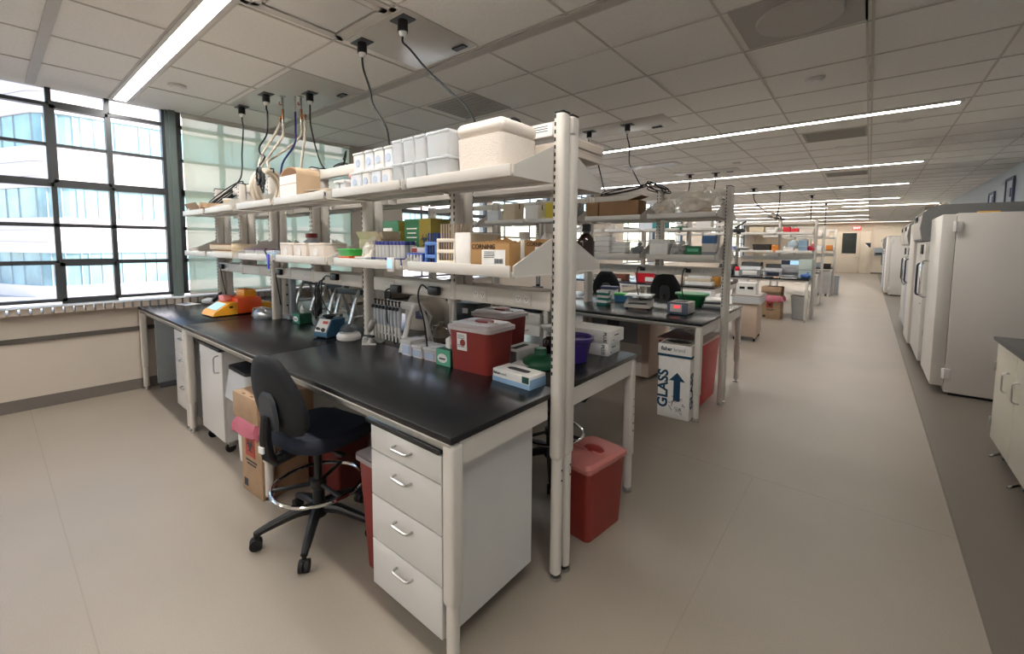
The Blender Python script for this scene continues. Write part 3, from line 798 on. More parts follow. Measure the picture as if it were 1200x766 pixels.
# ------------------------------------------------------------------ bins and floor boxes
def sharps(label, x, y, z, hx, hy, h, rz=0, lidm=None, lab=None, ht=.9, group=None, bodym=None, flat=True):
    t = T('sharps_container', label, 'sharps container', (x, y, z), rz, group)
    B().taper(0, h-.022, hx*ht, hy*ht, hx, hy, rad=.03, wall=.006).obj('body', bodym or RED, t)
    l = B().taper(h-.028, h-.008, hx+.012, hy+.012, hx+.012, hy+.012, rad=.035).taper(h-.009, h+.008, hx+.004, hy+.004, hx-.012, hy-.012, rad=.03)
    lid = l.obj('lid', lidm or LIDCL, t)
    B().lathe([(.001, h+.016), (.05, h+.016), (.055, h+.008), (.02, h+.0075)], (hx*.05, hy*.15, 0), n=24, sx=1.15, sy=.8).obj('lid_opening', mat('red hole', '#8b1714', .5, noise=.05), lid)
    b = B()
    b.tube([(-hx*.8, -hy*.05, h+.010), (hx*.8, -hy*.05, h+.010)], .005, 6)
    b.obj('lid_rib', lidm or LIDCL, lid)
    if lab:
        xo, z0, z1, w = lab
        k = hy*ht+(hy-hy*ht)*((z0+z1)/2/h)
        tl = math.atan((hy-hy*ht)/h)
        q = B().box((xo, -k-.0015, (z0+z1)/2), (w, .002, z1-z0), rot=(tl, 0, 0)).obj('warning_label', LABEL, t)
        pk = B(); zc = (z0+z1)/2-.005; kk = -k-.003
        pk.prism([(xo+w*.1+w*.27*math.cos(2*PI*i/14), zc+w*.27*math.sin(2*PI*i/14)) for i in range(14)], 'y', kk-.001, kk)
        pk.obj('warning_dot', RED, q)
        pk = B()
        for i in range(5): pk.box((xo-w*.05, kk-.0005, z1-.012-.009*i if i < 3 else z0+.03-.009*(i-3)), (w*.7, .001, .0028))
        pk.obj('print', INK, q)
    return t
sharps('tall red sharps container with clear lid and white warning label on the near counter', -1.665, 1.76, TOP, .148, .115, .255, .05, None, (-.045, .115, .212, .072), .92)
sharps('red sharps container with domed clear lid behind the other one on the counter', -1.93, 2.22, TOP, .15, .12, .245, .05, None, (.09, .06, .18, .062), .93)
sharps('low red sharps bin with pink tinted lid on the floor behind the slotted end post', -1.185, 2.17, 0, .125, .185, .43, -.12, LIDRED, None, .88)
def bin_(label, x, y, hx, hy, h, m, lidm, rz=0, ht=.8, name='waste_bin'):
    t = T(name, label, 'bin', (x, y, 0), rz)
    B().taper(0, h, hx*ht, hy*ht, hx, hy, rad=.03, wall=.006).obj('body', m, t)
    B().taper(h-.012, h+.012, hx+.014, hy+.014, hx+.014, hy+.014, rad=.035).taper(h+.011, h+.02, hx+.006, hy+.006, hx-.01, hy-.01, rad=.03).obj('lid', lidm, t)
    return t
bin_('dark red bin with grey lid squeezed between the drafting chair and the drawer pedestal', -1.80, 1.29, .105, .17, .575, REDDK, mat('grey lid', '#8d8588', .4, noise=.03), 0, .82)
bin_('large red waste bin with pink lid under the second bench', -1.43, 4.76, .22, .34, .66, mat('bright red bin', '#c22b33', .4, noise=.04), mat('salmon lid', '#ecc0b6', .45, noise=.03), 0, .85)
t = bin_('white bin with a clear liner folded over its rim behind the brown box', -3.43, 1.28, .17, .17, .71, WHITEPL, BLKPL, 0, .85)
b = B().taper(.50, .700, .205, .205, .188, .188, rad=.04, wall=.004).crumple(.018, 3, 7).obj('bin_liner', BAGWH, t)
def biobox(label, x, y, rz, w, d, h, zb, rim=.03):
    t = T('biohazard_box', label, 'box', (x, y, 0), rz, 'biohazard boxes')
    B().span(-w/2, w/2, -d/2, d/2, 0, h-.10, .004).obj('carton', CARD, t)
    f = B().span(-w/2-rim, w/2+rim, -d/2-rim, d/2+rim, zb+.10, h, .004)
    cp = f.obj('carton_cap', CARD, t)
    B().span(-w/2-rim, w/2+rim, -.004, .004, h, h+.001).box((-.05, -d/2-rim+.02, h+.001), (.03, .012, .002)).box((.06, -d/2-rim+.02, h+.001), (.03, .012, .002)).obj('flap_seam', CARDIN, cp)
    b = B()
    n = 40
    rows = []
    for k, (g, z) in enumerate(((.012, zb+.13), (.028, zb+.11), (.045, zb+.06), (.05, zb+.015), (.035, zb), (.012, zb+.01))):
        r = []
        for i in range(n):
            a = 2*PI*i/n; ca_, sa = math.cos(a), math.sin(a)
            e = .32
            g2 = g+.012*math.sin(i*2.3+k)*(k in (2, 3, 4))
            r.append((math.copysign(abs(ca_)**e, ca_)*(w/2+g2), math.copysign(abs(sa)**e, sa)*(d/2+g2), z+.014*math.sin(i*1.7+k)*(k > 1)))
        rows.append(r)
    b.ring(rows, cap=False).obj('red_liner', BAGRED, t)
    lb = B().span(-.075, .055, -d/2-.002, -d/2, zb-.15, zb-.01).obj('hazard_label', mat('faded red label', '#a8402f', .6, noise=.05), t)
    biohazard(B(), (-.01, -d/2-.0035, zb-.078), .055).obj('hazard_sign', INK, lb)
    p = B()
    for i, ww in enumerate((.15, .12)): p.box((0, -d/2-.001, zb-.18-.022*i), (ww, .002, .010))
    p.box((-w*.3, -d/2-.001, .06), (.05, .002, .05))
    p.obj('print', INK, t)
    return t
biobox('brown biohazard box with pink liner on the floor beside the drafting chair', -3.0, 1.17, .06, .28, .30, .66, .40)
biobox('brown biohazard box with pink liner under the fourth bench far down the aisle', -1.63, 11.28, -.05, .38, .36, .72, .40, 0.)
# broken-glass box
t = T('glass_disposal_box', 'tall white broken glass box with navy band under the second bench corner', 'box', (-1.355, 4.19, 0), .05)
W_, D_, H_ = .29, .30, .62
B().span(-W_/2, W_/2, -D_/2, D_/2, 0, .585, .003).obj('carton', PAPER, t)
lid = B().span(-W_/2-.008, W_/2+.008, -D_/2-.008, D_/2+.008, .585, .70, .004).obj('lid', PAPER, t)
B().span(-W_/2-.010, W_/2+.010, -D_/2-.010, D_/2+.010, .585, .607).obj('navy_band', INKBLUE, lid)
B().span(-W_/2+.01, W_/2-.01, -D_/2+.01, D_/2-.01, .70, .702).obj('top_card', mat('grey card', '#a9a29a', .7, noise=.04), lid)
h = B(); h.prism([(.11*math.cos(2*PI*i/20)*(1+.16*math.sin(i*2.6)), .075*math.sin(2*PI*i/20)*(1+.16*math.cos(i*3.1))) for i in range(20)], 'z', .7015, .7035); h.obj('top_hole', DARK, lid)
text('fisher', .05, INK, lid, loc=(-.072, -D_/2-.0085, .655), bold=.0015, sx=.9)
text('brand', .05, mat('grey print', '#8a8f96', .6, noise=.03), lid, loc=(.045, -D_/2-.0085, .655), sx=.9)
def glassprint(par, u, face, sc=1.):
    rot = (PI/2, -PI/2, 0) if face == 'y' else (PI/2, -PI/2, PI/2)
    P_ = (lambda a, z: (a, -D_/2-.001, z)) if face == 'y' else (lambda a, z: (W_/2+.001, a, z))
    text('GLASS', 0.13*sc, INKBLUE, par, loc=P_(u-.075*sc, .27), rot=rot, bold=.004, ext=.0008)
    ar = [(u+.02*sc, .17), (u+.02*sc, .36), (u-.022*sc, .36), (u+.05*sc, .44), (u+.122*sc, .36), (u+.08*sc, .36), (u+.08*sc, .17)]
    ax = 'y' if face == 'y' else 'x'
    q = (-D_/2-.002, -D_/2) if face == 'y' else (W_/2, W_/2+.002)
    B().prism(ar, ax, *q).obj('arrow', INKBLUE, par)
    b = B(); rr = random.Random(5)
    for i in range(12):
        a = rr.uniform(-.01, .11)*sc+u; z = rr.uniform(.07, .19)
        tri = [(a+rr.uniform(-.03, .03)*sc, z+rr.uniform(-.03, .03)) for _ in range(3)]
        b.tube([P_(*tri[0]), P_(*tri[1]), P_(*tri[2])], .0022, 4, closed=True)
    b.obj('broken_glass_drawing', INK, par)
glassprint(t, -.02, 'y'); glassprint(t, -.01, 'x', .95)
t = T('clear_bag', 'clear bag edge sticking out under the lid of the white broken glass box', 'bag', (-1.3, 4.02, .50)) if False else None
# beige cart with printer in front of the fourth bench
t = T('rolling_cart', 'beige rolling cabinet cart between the second and fourth benches', 'cart', (-1.59, 8.55, 0), .06)
BEI = mat('beige cart plastic', '#c3ad9b', .5, noise=.03)
B().span(-.20, .17, -.33, .33, .07, .76, .02).obj('body', BEI, t)
B().span(-.24, .21, -.37, .37, .755, .79, .012).obj('top', mat('grey cart top', '#a39a92', .5, noise=.03), t)
B().taper(.64, .77, .215, .36, .225, .375, rad=.03, wall=.004).crumple(.02, 5, 6).obj('liner', BAGWH, t)
for sx in (-.17, .14):
    for yy in (-.29, .29): castor(sx, yy, t)
t = T('label_printer', 'small white printer standing on the beige cart', 'printer', (-1.60, 8.42, .79), .06)
B().taper(0, .20, .16, .17, .15, .16, rad=.03).obj('body', WHITEPL, t); B().span(-.10, -.02, -.172, -.166, .10, .14).span(.02, .11, -.172, -.166, .10, .14).obj('panel', DARK, t)
bin_('light grey bin under the right end of the fourth bench', -1.14, 11.62, .15, .2, .5, mat('light grey bin', '#b9bcc0', .45, noise=.03), CLEARMILK, 0, .82)
# ------------------------------------------------------------------ small things on the nearest bench
LO, UP = 1.5035, 1.9155
def carton(label, x, y, z, sx, sy, sz, rz=0, m=None, group=None, cat='box', name='carton_box', open_=0, tape=True, lab=None, seam=CARDIN, txt=None):
    """a folded carton: body, top flaps or tape, an optional printed label on its near face"""
    m = m or CARD
    t = T(name, label, cat, (x, y, z), rz, group)
    B().span(-sx/2, sx/2, -sy/2, sy/2, 0, sz, .003).obj('body', m, t)
    if open_:
        f = B()
        f.box((0, -sy/2-.012, sz+.018), (sx*.96, .003, .05), rot=(.5, 0, 0)).box((-sx/2-.012, 0, sz+.016), (.003, sy*.96, .05), rot=(0, .5, 0)).box((sx/2+.010, 0, sz+.018), (.003, sy*.96, .05), rot=(0, -.35, 0)).box((0, sy/2+.01, sz+.02), (sx*.96, .003, .05), rot=(-.4, 0, 0))
        f.obj('flap', m, t)
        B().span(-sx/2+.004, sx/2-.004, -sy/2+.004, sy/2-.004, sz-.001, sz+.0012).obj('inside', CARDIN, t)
    elif tape:
        B().span(-sx/2-.0008, sx/2+.0008, -.012, .012, sz*.72, sz+.001).obj('tape', seam, t)
    if lab:
        u, v, w_, h_ = lab
        l = B().span(u-w_/2, u+w_/2, -sy/2-.0015, -sy/2, v-h_/2, v+h_/2).obj('label_sheet', LABEL, t)
        p = B()
        for k in range(4): p.box((u-w_*.18, -sy/2-.002, v+h_*.36-k*h_*.12), (w_*.45, .0008, h_*.035))
        for k in range(9): p.box((u+w_*.08+k*w_*.04, -sy/2-.002, v-h_*.22), (w_*.02 if k % 3 else w_*.03, .0008, h_*.3))
        p.obj('print', INK, l)
    if txt:
        for (s_, size, u, v, mm) in txt: text(s_, size, mm, t, loc=(u, -sy/2-.0012, v), bold=size*.02)
    return t
def lidbox(label, x, y, z, sx, sy, sz, body, lid, rz=0, group=None, name='storage_box', cat='box', lh=.25, over=.004, print_=None):
    t = T(name, label, cat, (x, y, z), rz, group)
    B().taper(0, sz*(1-lh), sx/2*.95, sy/2*.95, sx/2-.002, sy/2-.002, rad=.008).obj('body', body, t)
    B().span(-sx/2-over, sx/2+over, -sy/2-over, sy/2+over, sz*(1-lh)+.0005, sz, min(.006, sz*lh*.3)).obj('lid', lid, t)
    if print_: B().span(-sx*.38, sx*.38, -sy/2-.0012, -sy/2+.004, sz*.12, sz*.62).obj('label_sheet', print_, t)
    return t
def bottle(label, x, y, z, r, h, body, cap, neck=.35, name='bottle', group=None, sq=False):
    t = T(name, label, 'bottle', (x, y, z), 0, group)
    B().lathe([(r*.9, 0), (r, .006), (r, h*.58), (r*.93, h*.66), (r*neck, h*.78), (r*neck, h*.9)], n=20).obj('body', body, t)
    B().lathe([(r*neck*1.25, h*.83), (r*neck*1.25, h), (r*neck*1.1, h*1.005)], n=16).obj('cap', cap, t)
    return t
def bag(label, x, y, z, sx, sy, sz, m=None, seed=1, rz=0, name='plastic_bag', inner=None, amt=.28):
    t = T(name, label, 'bag', (x, y, z), rz)
    b = B().sph((0, 0, sz*.46), (sx, sy, sz*.92), 44, 28).crumple(sz*amt, seed, 1.3/sz).crumple(sz*.12, seed+5, 4/sz).crumple(sz*.05, seed+9, 10/sz)
    for v in b.bm.verts: v.co.z = max(v.co.z, .002)
    b.obj('film', m or BAGPL, t, sharp=22)
    n = B().tube([(sx*.1, 0, sz*.85), (sx*.16, .01, sz*1.02), (sx*.2, -.01, sz*1.12)], [.02, .008, .026], 9).crumple(.008, seed+3, 30).obj('knot', m or BAGPL, t)
    if inner: B().sph((0, 0, sz*.36), (sx*.72, sy*.72, sz*.66), 16, 10).crumple(sz*.2, seed+8, 12).obj('contents', inner, t)
    return t
# --- counter, aisle end
t = T('glove_box', 'white and blue glove box lying flat beside the slotted end post', 'box', (-1.338, 1.69, TOP), -.05)
B().span(-.124, .124, -.062, .062, 0, .066, .003).obj('carton', PAPER, t)
B().span(-.125, .1245, -.0632, -.0615, .002, .026).span(.1235, .1250, -.062, .062, .002, .05).obj('blue_panel', mat('pale blue print', '#8fb0cf', .6, noise=.08), t)
h = B().prism([(-.07, -.012), (-.05, -.02), (.05, -.02), (.07, -.012), (.07, .012), (.05, .02), (-.05, .02), (-.07, .012)], 'z', .0665, .0675); h.obj('opening', DARK, t)
B().span(.075, .118, -.0635, -.062, .03, .062).obj('green_patch', mat('dark green print', '#234f43', .6, noise=.05), t)
text('fisher', .020, INK, t, loc=(-.095, -.0635, .047), bold=.0004); text('brand', .020, mat('grey print', '#8a8f96'), t, loc=(-.052, -.0635, .047))
t = T('glove_box', 'grey topped glove box standing end on behind the sharps containers', 'box', (-1.615, 2.05, TOP), .03)
B().span(-.062, .062, -.12, .12, 0, .078, .003).obj('carton', PAPER, t)
B().span(-.0625, .0625, -.1212, -.119, .002, .076).obj('grey_panel', GREYPL, t)
B().prism([(-.02, -.07), (.02, -.07), (.02, .07), (-.02, .07)], 'z', .0785, .0795).obj('opening', DARK, t)
t = T('funnel', 'dark green plastic funnel cap upside down on the counter by the end post', 'funnel', (-1.44, 2.02, TOP))
B().lathe([(.105, 0), (.108, .01), (.10, .035), (.075, .055), (.042, .066), (.036, .075), (.036, .098), (.033, .102), (.02, .1015)], n=28).obj('cone', GREENPL, t)
B().lathe([(.112, .0), (.114, .006), (.108, .0125)], n=28).obj('rim', GREENPL, t)
t = T('paper_wipe', 'crumpled white paper wipe under the green funnel', 'paper', (-1.50, 1.93, TOP))
B().box((0, 0, .012), (.11, .07, .012), .003).crumple(.015, 2, 22).obj('sheet', PAPER, t)
t = T('dispenser_bottle', 'black bottle with a clear dispenser head by the end post', 'bottle', (-1.555, 2.27, TOP))
B().lathe([(.036, 0), (.04, .006), (.04, .09), (.03, .105), (.017, .112), (.017, .125)], n=20).obj('body', AMBER, t)
B().lathe([(.02, .118), (.02, .14), (.012, .145), (.05, .17), (.052, .185), (.01, .186)], n=20).obj('head', CLEARMILK, t)
def tissue(label, x, y, rz, sx, sy, sz, front, side):
    t = T('tissue_box', label, 'tissue box', (x, y, TOP), rz, 'boxes of lab wipes')
    B().span(-sx/2, sx/2, -sy/2, sy/2, 0, sz, .003).obj('carton', side, t)
    p = B().span(-sx/2+.001, sx/2-.001, -sy/2-.001, -sy/2+.001, .001, sz-.001).obj('front_panel', front, t)
    B().prism([(-sx*.3+.0*i, 0) for i in ()] or [(.34*sx*math.cos(2*PI*i/20)-.05*sx, sz*.45+sz*.28*math.sin(2*PI*i/20)) for i in range(20)], 'y', -sy/2-.0018, -sy/2-.001).obj('oval_print', PAPER, p)
    B().box((-.05*sx, -sy/2-.0022, sz*.42), (sx*.42, .0008, sz*.09)).obj('print', INK, p)
    b = B().prism([(-.02, -.012), (.02, -.014), (.022, .012), (-.02, .013)], 'z', sz, sz+.02)
    b.ring([[(math.cos(a)*r+dx, math.sin(a)*r*.6, z) for a in [2*PI*i/10 for i in range(10)]] for r, z, dx in ((.018, sz, 0), (.03, sz+.03, .004), (.016, sz+.055, -.006), (.003, sz+.07, .004))]).crumple(.006, 4, 40)
    b.obj('tissue', PAPER, t)
    return t
tissue('small green and white wipe box left of the red sharps container', -1.86, 1.695, .03, .118, .10, .095, mat('mint print', '#5fae8f', .6, noise=.08), mat('wipe box green', '#1f5a44', .6, noise=.04))
tissue('dark green wipe box in front of the grey clamp column', -3.83, 1.755, .0, .13, .11, .085, mat('wipe box teal', '#2f7a66', .6, noise=.05), mat('wipe box green', '#1f5a44'))
wg = mat('pale lilac plastic', '#d9d6e2', .4, noise=.03)
pg = mat('pale pink plastic', '#e3cfd4', .4, noise=.03)
for k, (x0, x1, y_, hh, bm_, l) in enumerate(((-2.262, -2.168, 1.715, .098, wg, 'tallest of the three white tip boxes beside the pipette stand'), (-2.160, -2.066, 1.720, .078, WHITEPL, 'middle one of the three white tip boxes on the counter'), (-2.056, -1.945, 1.725, .078, pg, 'pinkish tip box right beside the green wipe box'))):
    lidbox(l, (x0+x1)/2, y_, TOP, x1-x0, .13, hh, bm_, CLEARMILK, .02, 'white tip boxes', 'tip_box', lh=.3, print_=mat('pale blue label', '#b8c6dc', .6, noise=.05))
# pipettes: stand and each pipette
def pip_stand(label, x, y, rz, L, h, wht=True, base=True):
    t = T('pipette_stand', label, 'pipette stand', (x, y, TOP), rz, 'pipette stands')
    m = WHITEPL if wht else STEEL
    for s in (-1, 1):
        b = B().tube([(s*L/2, -.13, 0), (s*L/2, -.06, h*.72), (s*L/2, -.02, h*.97), (s*L/2, .02, h*.97), (s*L/2, .06, h*.72), (s*L/2, .13, 0)], [.018, .016, .018, .018, .016, .018], 10)
        b.tube([(s*L/2, -.105, h*.25), (s*L/2, .105, h*.25)], .008, 8)
        b.obj('side_frame', m, t)
    B().box((0, 0, h*.93), (L+.04, .06, .045), .01).obj('top_rail', WHITEPL if wht else mat('slate rail', '#4b525b', .45, noise=.06), t)
    if base: B().box((0, -.06, h*.27), (L, .02, .012), .003).obj('cross_bar', m, t)
    return t
pip_stand('white pipette stand full of hanging pipettes on the near counter', -2.47, 1.80, .0, .36, .30)
pb = B().tube([(0, 0, .0), (0, 0, .06), (0, 0, .13)], [.003, .006, .009], 10).cyl((0, 0, .13), (0, 0, .20), .013, n=12).cyl((0, 0, .2), (0, 0, .215), .010, n=12)
PIPC = [mat('pipette grey', '#b9bdc4', .4, noise=.04), BLKPL]
p0 = None
PL = ['leftmost of the eight pipettes hanging in the white stand', 'second pipette from the left in the white stand', 'third pipette from the left in the white stand', 'fourth pipette, mid way along the white stand', 'fifth pipette from the left in the white stand', 'sixth pipette from the left in the white stand', 'seventh pipette from the left in the white stand', 'rightmost pipette in the stand, next to its A frame']
for k in range(8):
    loc = (-2.615+.0385*k, 1.70, TOP+.050)
    if p0 is None:
        p0 = T('pipette', PL[0], 'pipette', loc, 0, 'hanging pipettes')
        B().tube([(0, 0, .0), (0, 0, .05), (0, 0, .11)], [.004, .008, .0105], 10).obj('shaft', WHITEPL, p0)
        B().tube([(0, 0, .10), (0, 0, .14), (0, .002, .20), (0, .002, .235)], [.011, .0145, .0155, .014], 12).obj('handle', PIPC[0], p0)
        B().box((0, -.016, .222), (.018, .028, .022), .005).obj('finger_hook', BLKPL, p0)
        B().cyl((0, .002, .235), (0, .002, .262), .006, n=10).cyl((0, .002, .262), (0, .002, .272), .010, n=12).obj('plunger', BLKPL, p0)
    else: copy_tree(p0, None, loc, .04*(k % 3-1), PL[k])
pip_stand('grey A frame pipette stand with dark rail behind the vortex mixer', -3.50, 2.02, .15, .30, .30, False, False)
pip_stand('grey A frame stand with dark rail left of the vortex mixer', -3.86, 2.10, .15, .24, .31, False, False)
pip_stand('small grey A frame stand by the black chair back near the window', -4.62, 2.25, .1, .3, .30, False, False)
t = T('pipette_controller', 'white pipette controller on its holder at the left end of the white stand', 'pipette controller', (-2.655, 1.70, TOP), .2)
B().tube([(-.02, -.07, 0), (-.02, -.065, .05), (.03, -.02, .052), (.03, .05, .0)], .009, 8).tube([(-.02, -.07, .006), (.06, -.03, .006)], .008, 8).obj('holder', WHITEPL, t)
B().tube([(-.03, -.02, .07), (.0, -.02, .115), (.03, -.015, .165), (.05, -.01, .17)], [.016, .024, .026, .015], 12).obj('body', mat('warm grey plastic', '#9a9590', .45, noise=.04), t)
B().box((.005, -.04, .06), (.09, .03, .014), .005).obj('clip', BLKPL, t)
t = T('round_flask', 'round glass flask with a bright steel clamp beside the sharps container', 'flask', (-2.30, 2.02, TOP))
B().lathe([(.02, 0), (.05, .014), (.065, .05), (.05, .10), (.022, .118), (.02, .15), (.024, .152)], n=24).obj('bulb', clear('brown tinted glass', '#8b8070', .7, .08), t)
B().tube([(-.07, -.01, .0), (-.07, -.02, .06), (-.05, -.03, .12), (0, -.02, .13)], .006, 8).obj('clamp', CHROME, t)
bag('crumpled black plastic bag between the flask and the sharps container', -2.10, 2.03, TOP, .22, .16, .10, mat('black film', '#1c1d20', .25, noise=.1), 3)
t = T('vortex_mixer', 'blue vortex mixer with white sloping dial panel on the near counter', 'mixer', (-3.10, 1.62, TOP), .22)
BLV = mat('petrol blue enamel', '#23506f', .4, noise=.06)
B().prism([(-.085, .012), (.085, .012), (.085, .135), (-.035, .135), (-.085, .045)], 'x', -.07, .07).obj('housing', BLV, t)
dp = B(); dp.prism([(-.0865, .05), (-.0385, .1375), (-.0355, .1358), (-.0835, .0485)], 'x', -.058, .058); dp = dp.obj('dial_panel', PAPER, t)
B().cyl((.03, -.077, .07), (.03, -.092, .062), .014, n=14).cyl((-.025, -.077, .07), (-.025, -.084, .066), .018, n=16).obj('knob', DKGREY, dp)
B().box((.02, -.0525, .115), (.05, .003, .02), rot=(-.5, 0, 0)).obj('red_print', mat('red print', '#c84a3c', .6, noise=.05), dp)
B().lathe([(.026, .135), (.03, .145), (.045, .152), (.046, .162), (.02, .158)], n=20).obj('rubber_cup', RUBBER, t)
f = B()
for sx in (-.05, .05):
    for sy in (-.06, .06): f.cyl((sx, sy, 0), (sx, sy, .014), .012, n=10)
f.obj('foot', RUBBER, t)
t = T('mini_centrifuge', 'small white round mini centrifuge beside the blue vortex mixer', 'centrifuge', (-2.90, 1.66, TOP), .2)
B().lathe([(.07, 0), (.08, .008), (.082, .03), (.07, .05), (.045, .058)], n=28, sx=1.1).obj('base', WHITEPL, t)
B().lathe([(.04, .057), (.046, .064), (.03, .085), (.012, .09), (.012, .105), (.02, .108)], n=20).obj('rotor', DKGREY, t)
B().lathe([(.066, .05), (.06, .085), (.035, .108), (.01, .114)], n=24).obj('cover', clear('smoke cover', '#8f979d', .3, .1), t)
t = T('mini_centrifuge', 'silver mini centrifuge with chrome handle right of the orange instrument', 'centrifuge', (-4.33, 1.63, TOP), .5)
B().lathe([(.085, 0), (.09, .012), (.085, .05), (.06, .085), (.02, .1)], n=28, sx=1.15, sy=.85).obj('housing', mat('silver plastic', '#b3b6ba', .25, .6, noise=.05), t)
B().tube([(-.06, -.075, .03), (-.04, -.075, .10), (.03, -.06, .11), (.05, -.06, .07)], .008, 8).obj('handle', CHROME, t)
t = T('thermal_block', 'orange and amber bench instrument with blue touch screen near the window', 'instrument', (-4.82, 1.58, TOP), .03)
B().prism([(-.27, .012), (-.06, .012), (-.06, .125), (-.12, .125), (-.25, .045)], 'x', -.15, .15).obj('front_housing', YELLOW, t)
B().box((0, -.188, .091), (.22, .10, .004), rot=(.55, 0, 0)).obj('touch_screen', SCREEN, t)
B().span(-.152, .152, -.06, .16, .012, .165, .012).obj('heating_block', ORANGE, t)
B().span(-.148, .148, .16, .27, .012, .10, .012).obj('rear_housing', YELLOW, t)
B().span(-.12, .02, -.13, -.03, .125, .182, .006).obj('pink_rack', PINK, t)
rk = B().span(-.10, .10, .02, .13, .166, .232, .004).obj('tube_rack', YELLOW, t)
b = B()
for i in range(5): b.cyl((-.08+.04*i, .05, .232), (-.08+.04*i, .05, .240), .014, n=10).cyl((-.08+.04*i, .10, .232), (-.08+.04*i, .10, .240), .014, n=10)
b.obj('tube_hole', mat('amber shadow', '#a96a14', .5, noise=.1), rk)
B().span(.1505, .153, -.13, -.10, .075, .095).obj('port', DARK, t)
f = B()
for sx in (-.12, .12):
    for sy in (-.22, .22): f.cyl((sx, sy, 0), (sx, sy, .014), .014, n=10)
f.obj('foot', RUBBER, t)
t = T('barcode_scanner', 'white handheld scanner with black handle near the window end of the counter', 'scanner', (-5.72, 1.60, TOP), .3)
B().tube([(-.12, 0, .03), (-.04, 0, .04), (.06, 0, .045)], [.025, .035, .03], 12).obj('body', WHITEPL, t); B().tube([(.05, 0, .045), (.10, .01, .08), (.15, .02, .14)], [.02, .018, .014], 10).obj('handle', BLKPL, t)
t = T('leaflet', 'blue and white printed leaflet on the counter by the window', 'paper', (-5.92, 1.44, TOP), .2)
B().box((0, 0, .002), (.22, .16, .003)).obj('sheet', PAPER, t); B().box((-.03, -.02, .004), (.10, .08, .001)).obj('print', mat('leaflet blue', '#5d79b4', .6, noise=.1), t)
t = T('clamp_stand', 'grey clamp column with black knobs beside the dark green wipe box', 'stand', (-4.14, 1.80, TOP), 0)
B().box((0, 0, .018), (.20, .14, .036), .01).obj('base', GREYPL, t); B().box((.02, 0, .20), (.07, .05, .36), .012).obj('column', SLATE, t)
for z in (.12, .22, .31): B().cyl((-.02, -.02, z), (-.09, -.05, z), .008, n=8).cyl((-.075, -.05, z-.02), (-.075, -.05, z+.02), .014, n=10).obj('knob', BLKPL, t)
# --- far counter of the nearest bench
t = T('bucket', 'dark purple plastic bucket on the far side counter behind the end post', 'bucket', (-1.36, 2.24, TOP))
B().lathe([(.085, 0), (.09, .004), (.112, .125), (.118, .13), (.128, .132), (.130, .15), (.124, .152), (.115, .150), (.088, .012), (.01, .01)], n=36).obj('pail', PURPLE, t)
B().lathe([(.1115, .118), (.119, .119), (.119, .126), (.1125, .127)], n=36).obj('band', PURPLE, t)
def plus(label, x, y, z, sx, sy, sz, rz):
    t = T('carton_box', label, 'box', (x, y, z), rz, 'stacked white pipette cartons')
    B().span(-sx/2, sx/2, -sy/2, sy/2, 0, sz, .003).obj('body', PAPER, t)
    text('PLUS', .030, INK, t, loc=(sx/2-.035, -sy/2-.001, sz/2), rot=(PI/2, PI/2, 0), bold=.0006)
    p = B()
    p.box((sx/2+.0006, -.01, sz*.62), (.001, sy*.3, .006)).box((sx/2+.0006, -.05, sz*.25), (.001, .015, .006)).box((-.04, -sy/2-.0006, sz*.2), (.05, .001, .005))
    p.obj('print', INK, t)
plus('lower of the two white cartons beside the purple bucket', -1.375, 2.54, TOP, .28, .19, .078, .05)
plus('upper of the two white cartons beside the purple bucket', -1.40, 2.55, TOP+.0785, .36, .21, .082, .03)
# --- near lower shelves
def torn(label, x, y, sx, sy, sz, seed, lab=True, rz=0):
    t = carton(label, x, y, LO, sx, sy, sz, rz, mat('craft cardboard', '#a67f50', .8, noise=.06), 'torn open craft cartons', tape=False, lab=(.025, sz*.50, sx*.60, sz*.56), txt=[('CORNING', .030, -.035, sz*.88, mat('brown print', '#4a3320', .7, noise=.05))])
    rr = random.Random(seed)
    b = B()
    pts = [(-sx/2, sz-.002)]
    n = 16
    for i in range(n+1): pts.append((-sx/2+sx*i/n, sz+rr.uniform(.002, .022)+(.012 if 4 < i < 12 else 0)))
    pts.append((sx/2, sz-.002))
    b.prism(pts, 'y', sy/2-.004, sy/2)
    pts = [(a, z-(0 if i in (0, len(pts)-1) else (z-sz)*.55)) for i, (a, z) in enumerate(pts)]
    b.prism(pts, 'y', -sy/2, -sy/2+.003)
    b.obj('torn_edge', mat('craft cardboard', '#a67f50'), t)
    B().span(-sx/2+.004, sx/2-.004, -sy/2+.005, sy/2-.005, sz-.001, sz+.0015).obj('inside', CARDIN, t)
torn('torn open brown carton with barcode label at the aisle end of the near lower shelf', -1.275, 1.435, .225, .08, .120, 3)
torn('torn brown carton behind it on the far side lower shelf by the end post', -1.345, 1.99, .24, .20, .135, 8)
t = carton('white ended long carton beside the torn brown carton on the lower shelf', -1.472, 1.535, LO, .10, .22, .172, 0, PAPER, None, tape=False)
B().span(.0495, .0512, -.105, .108, .004, .165).obj('tan_side', CARDPALE, t); B().span(-.05, .05, -.108, .11, .1715, .1735).obj('dark_lid', CARDIN, t)
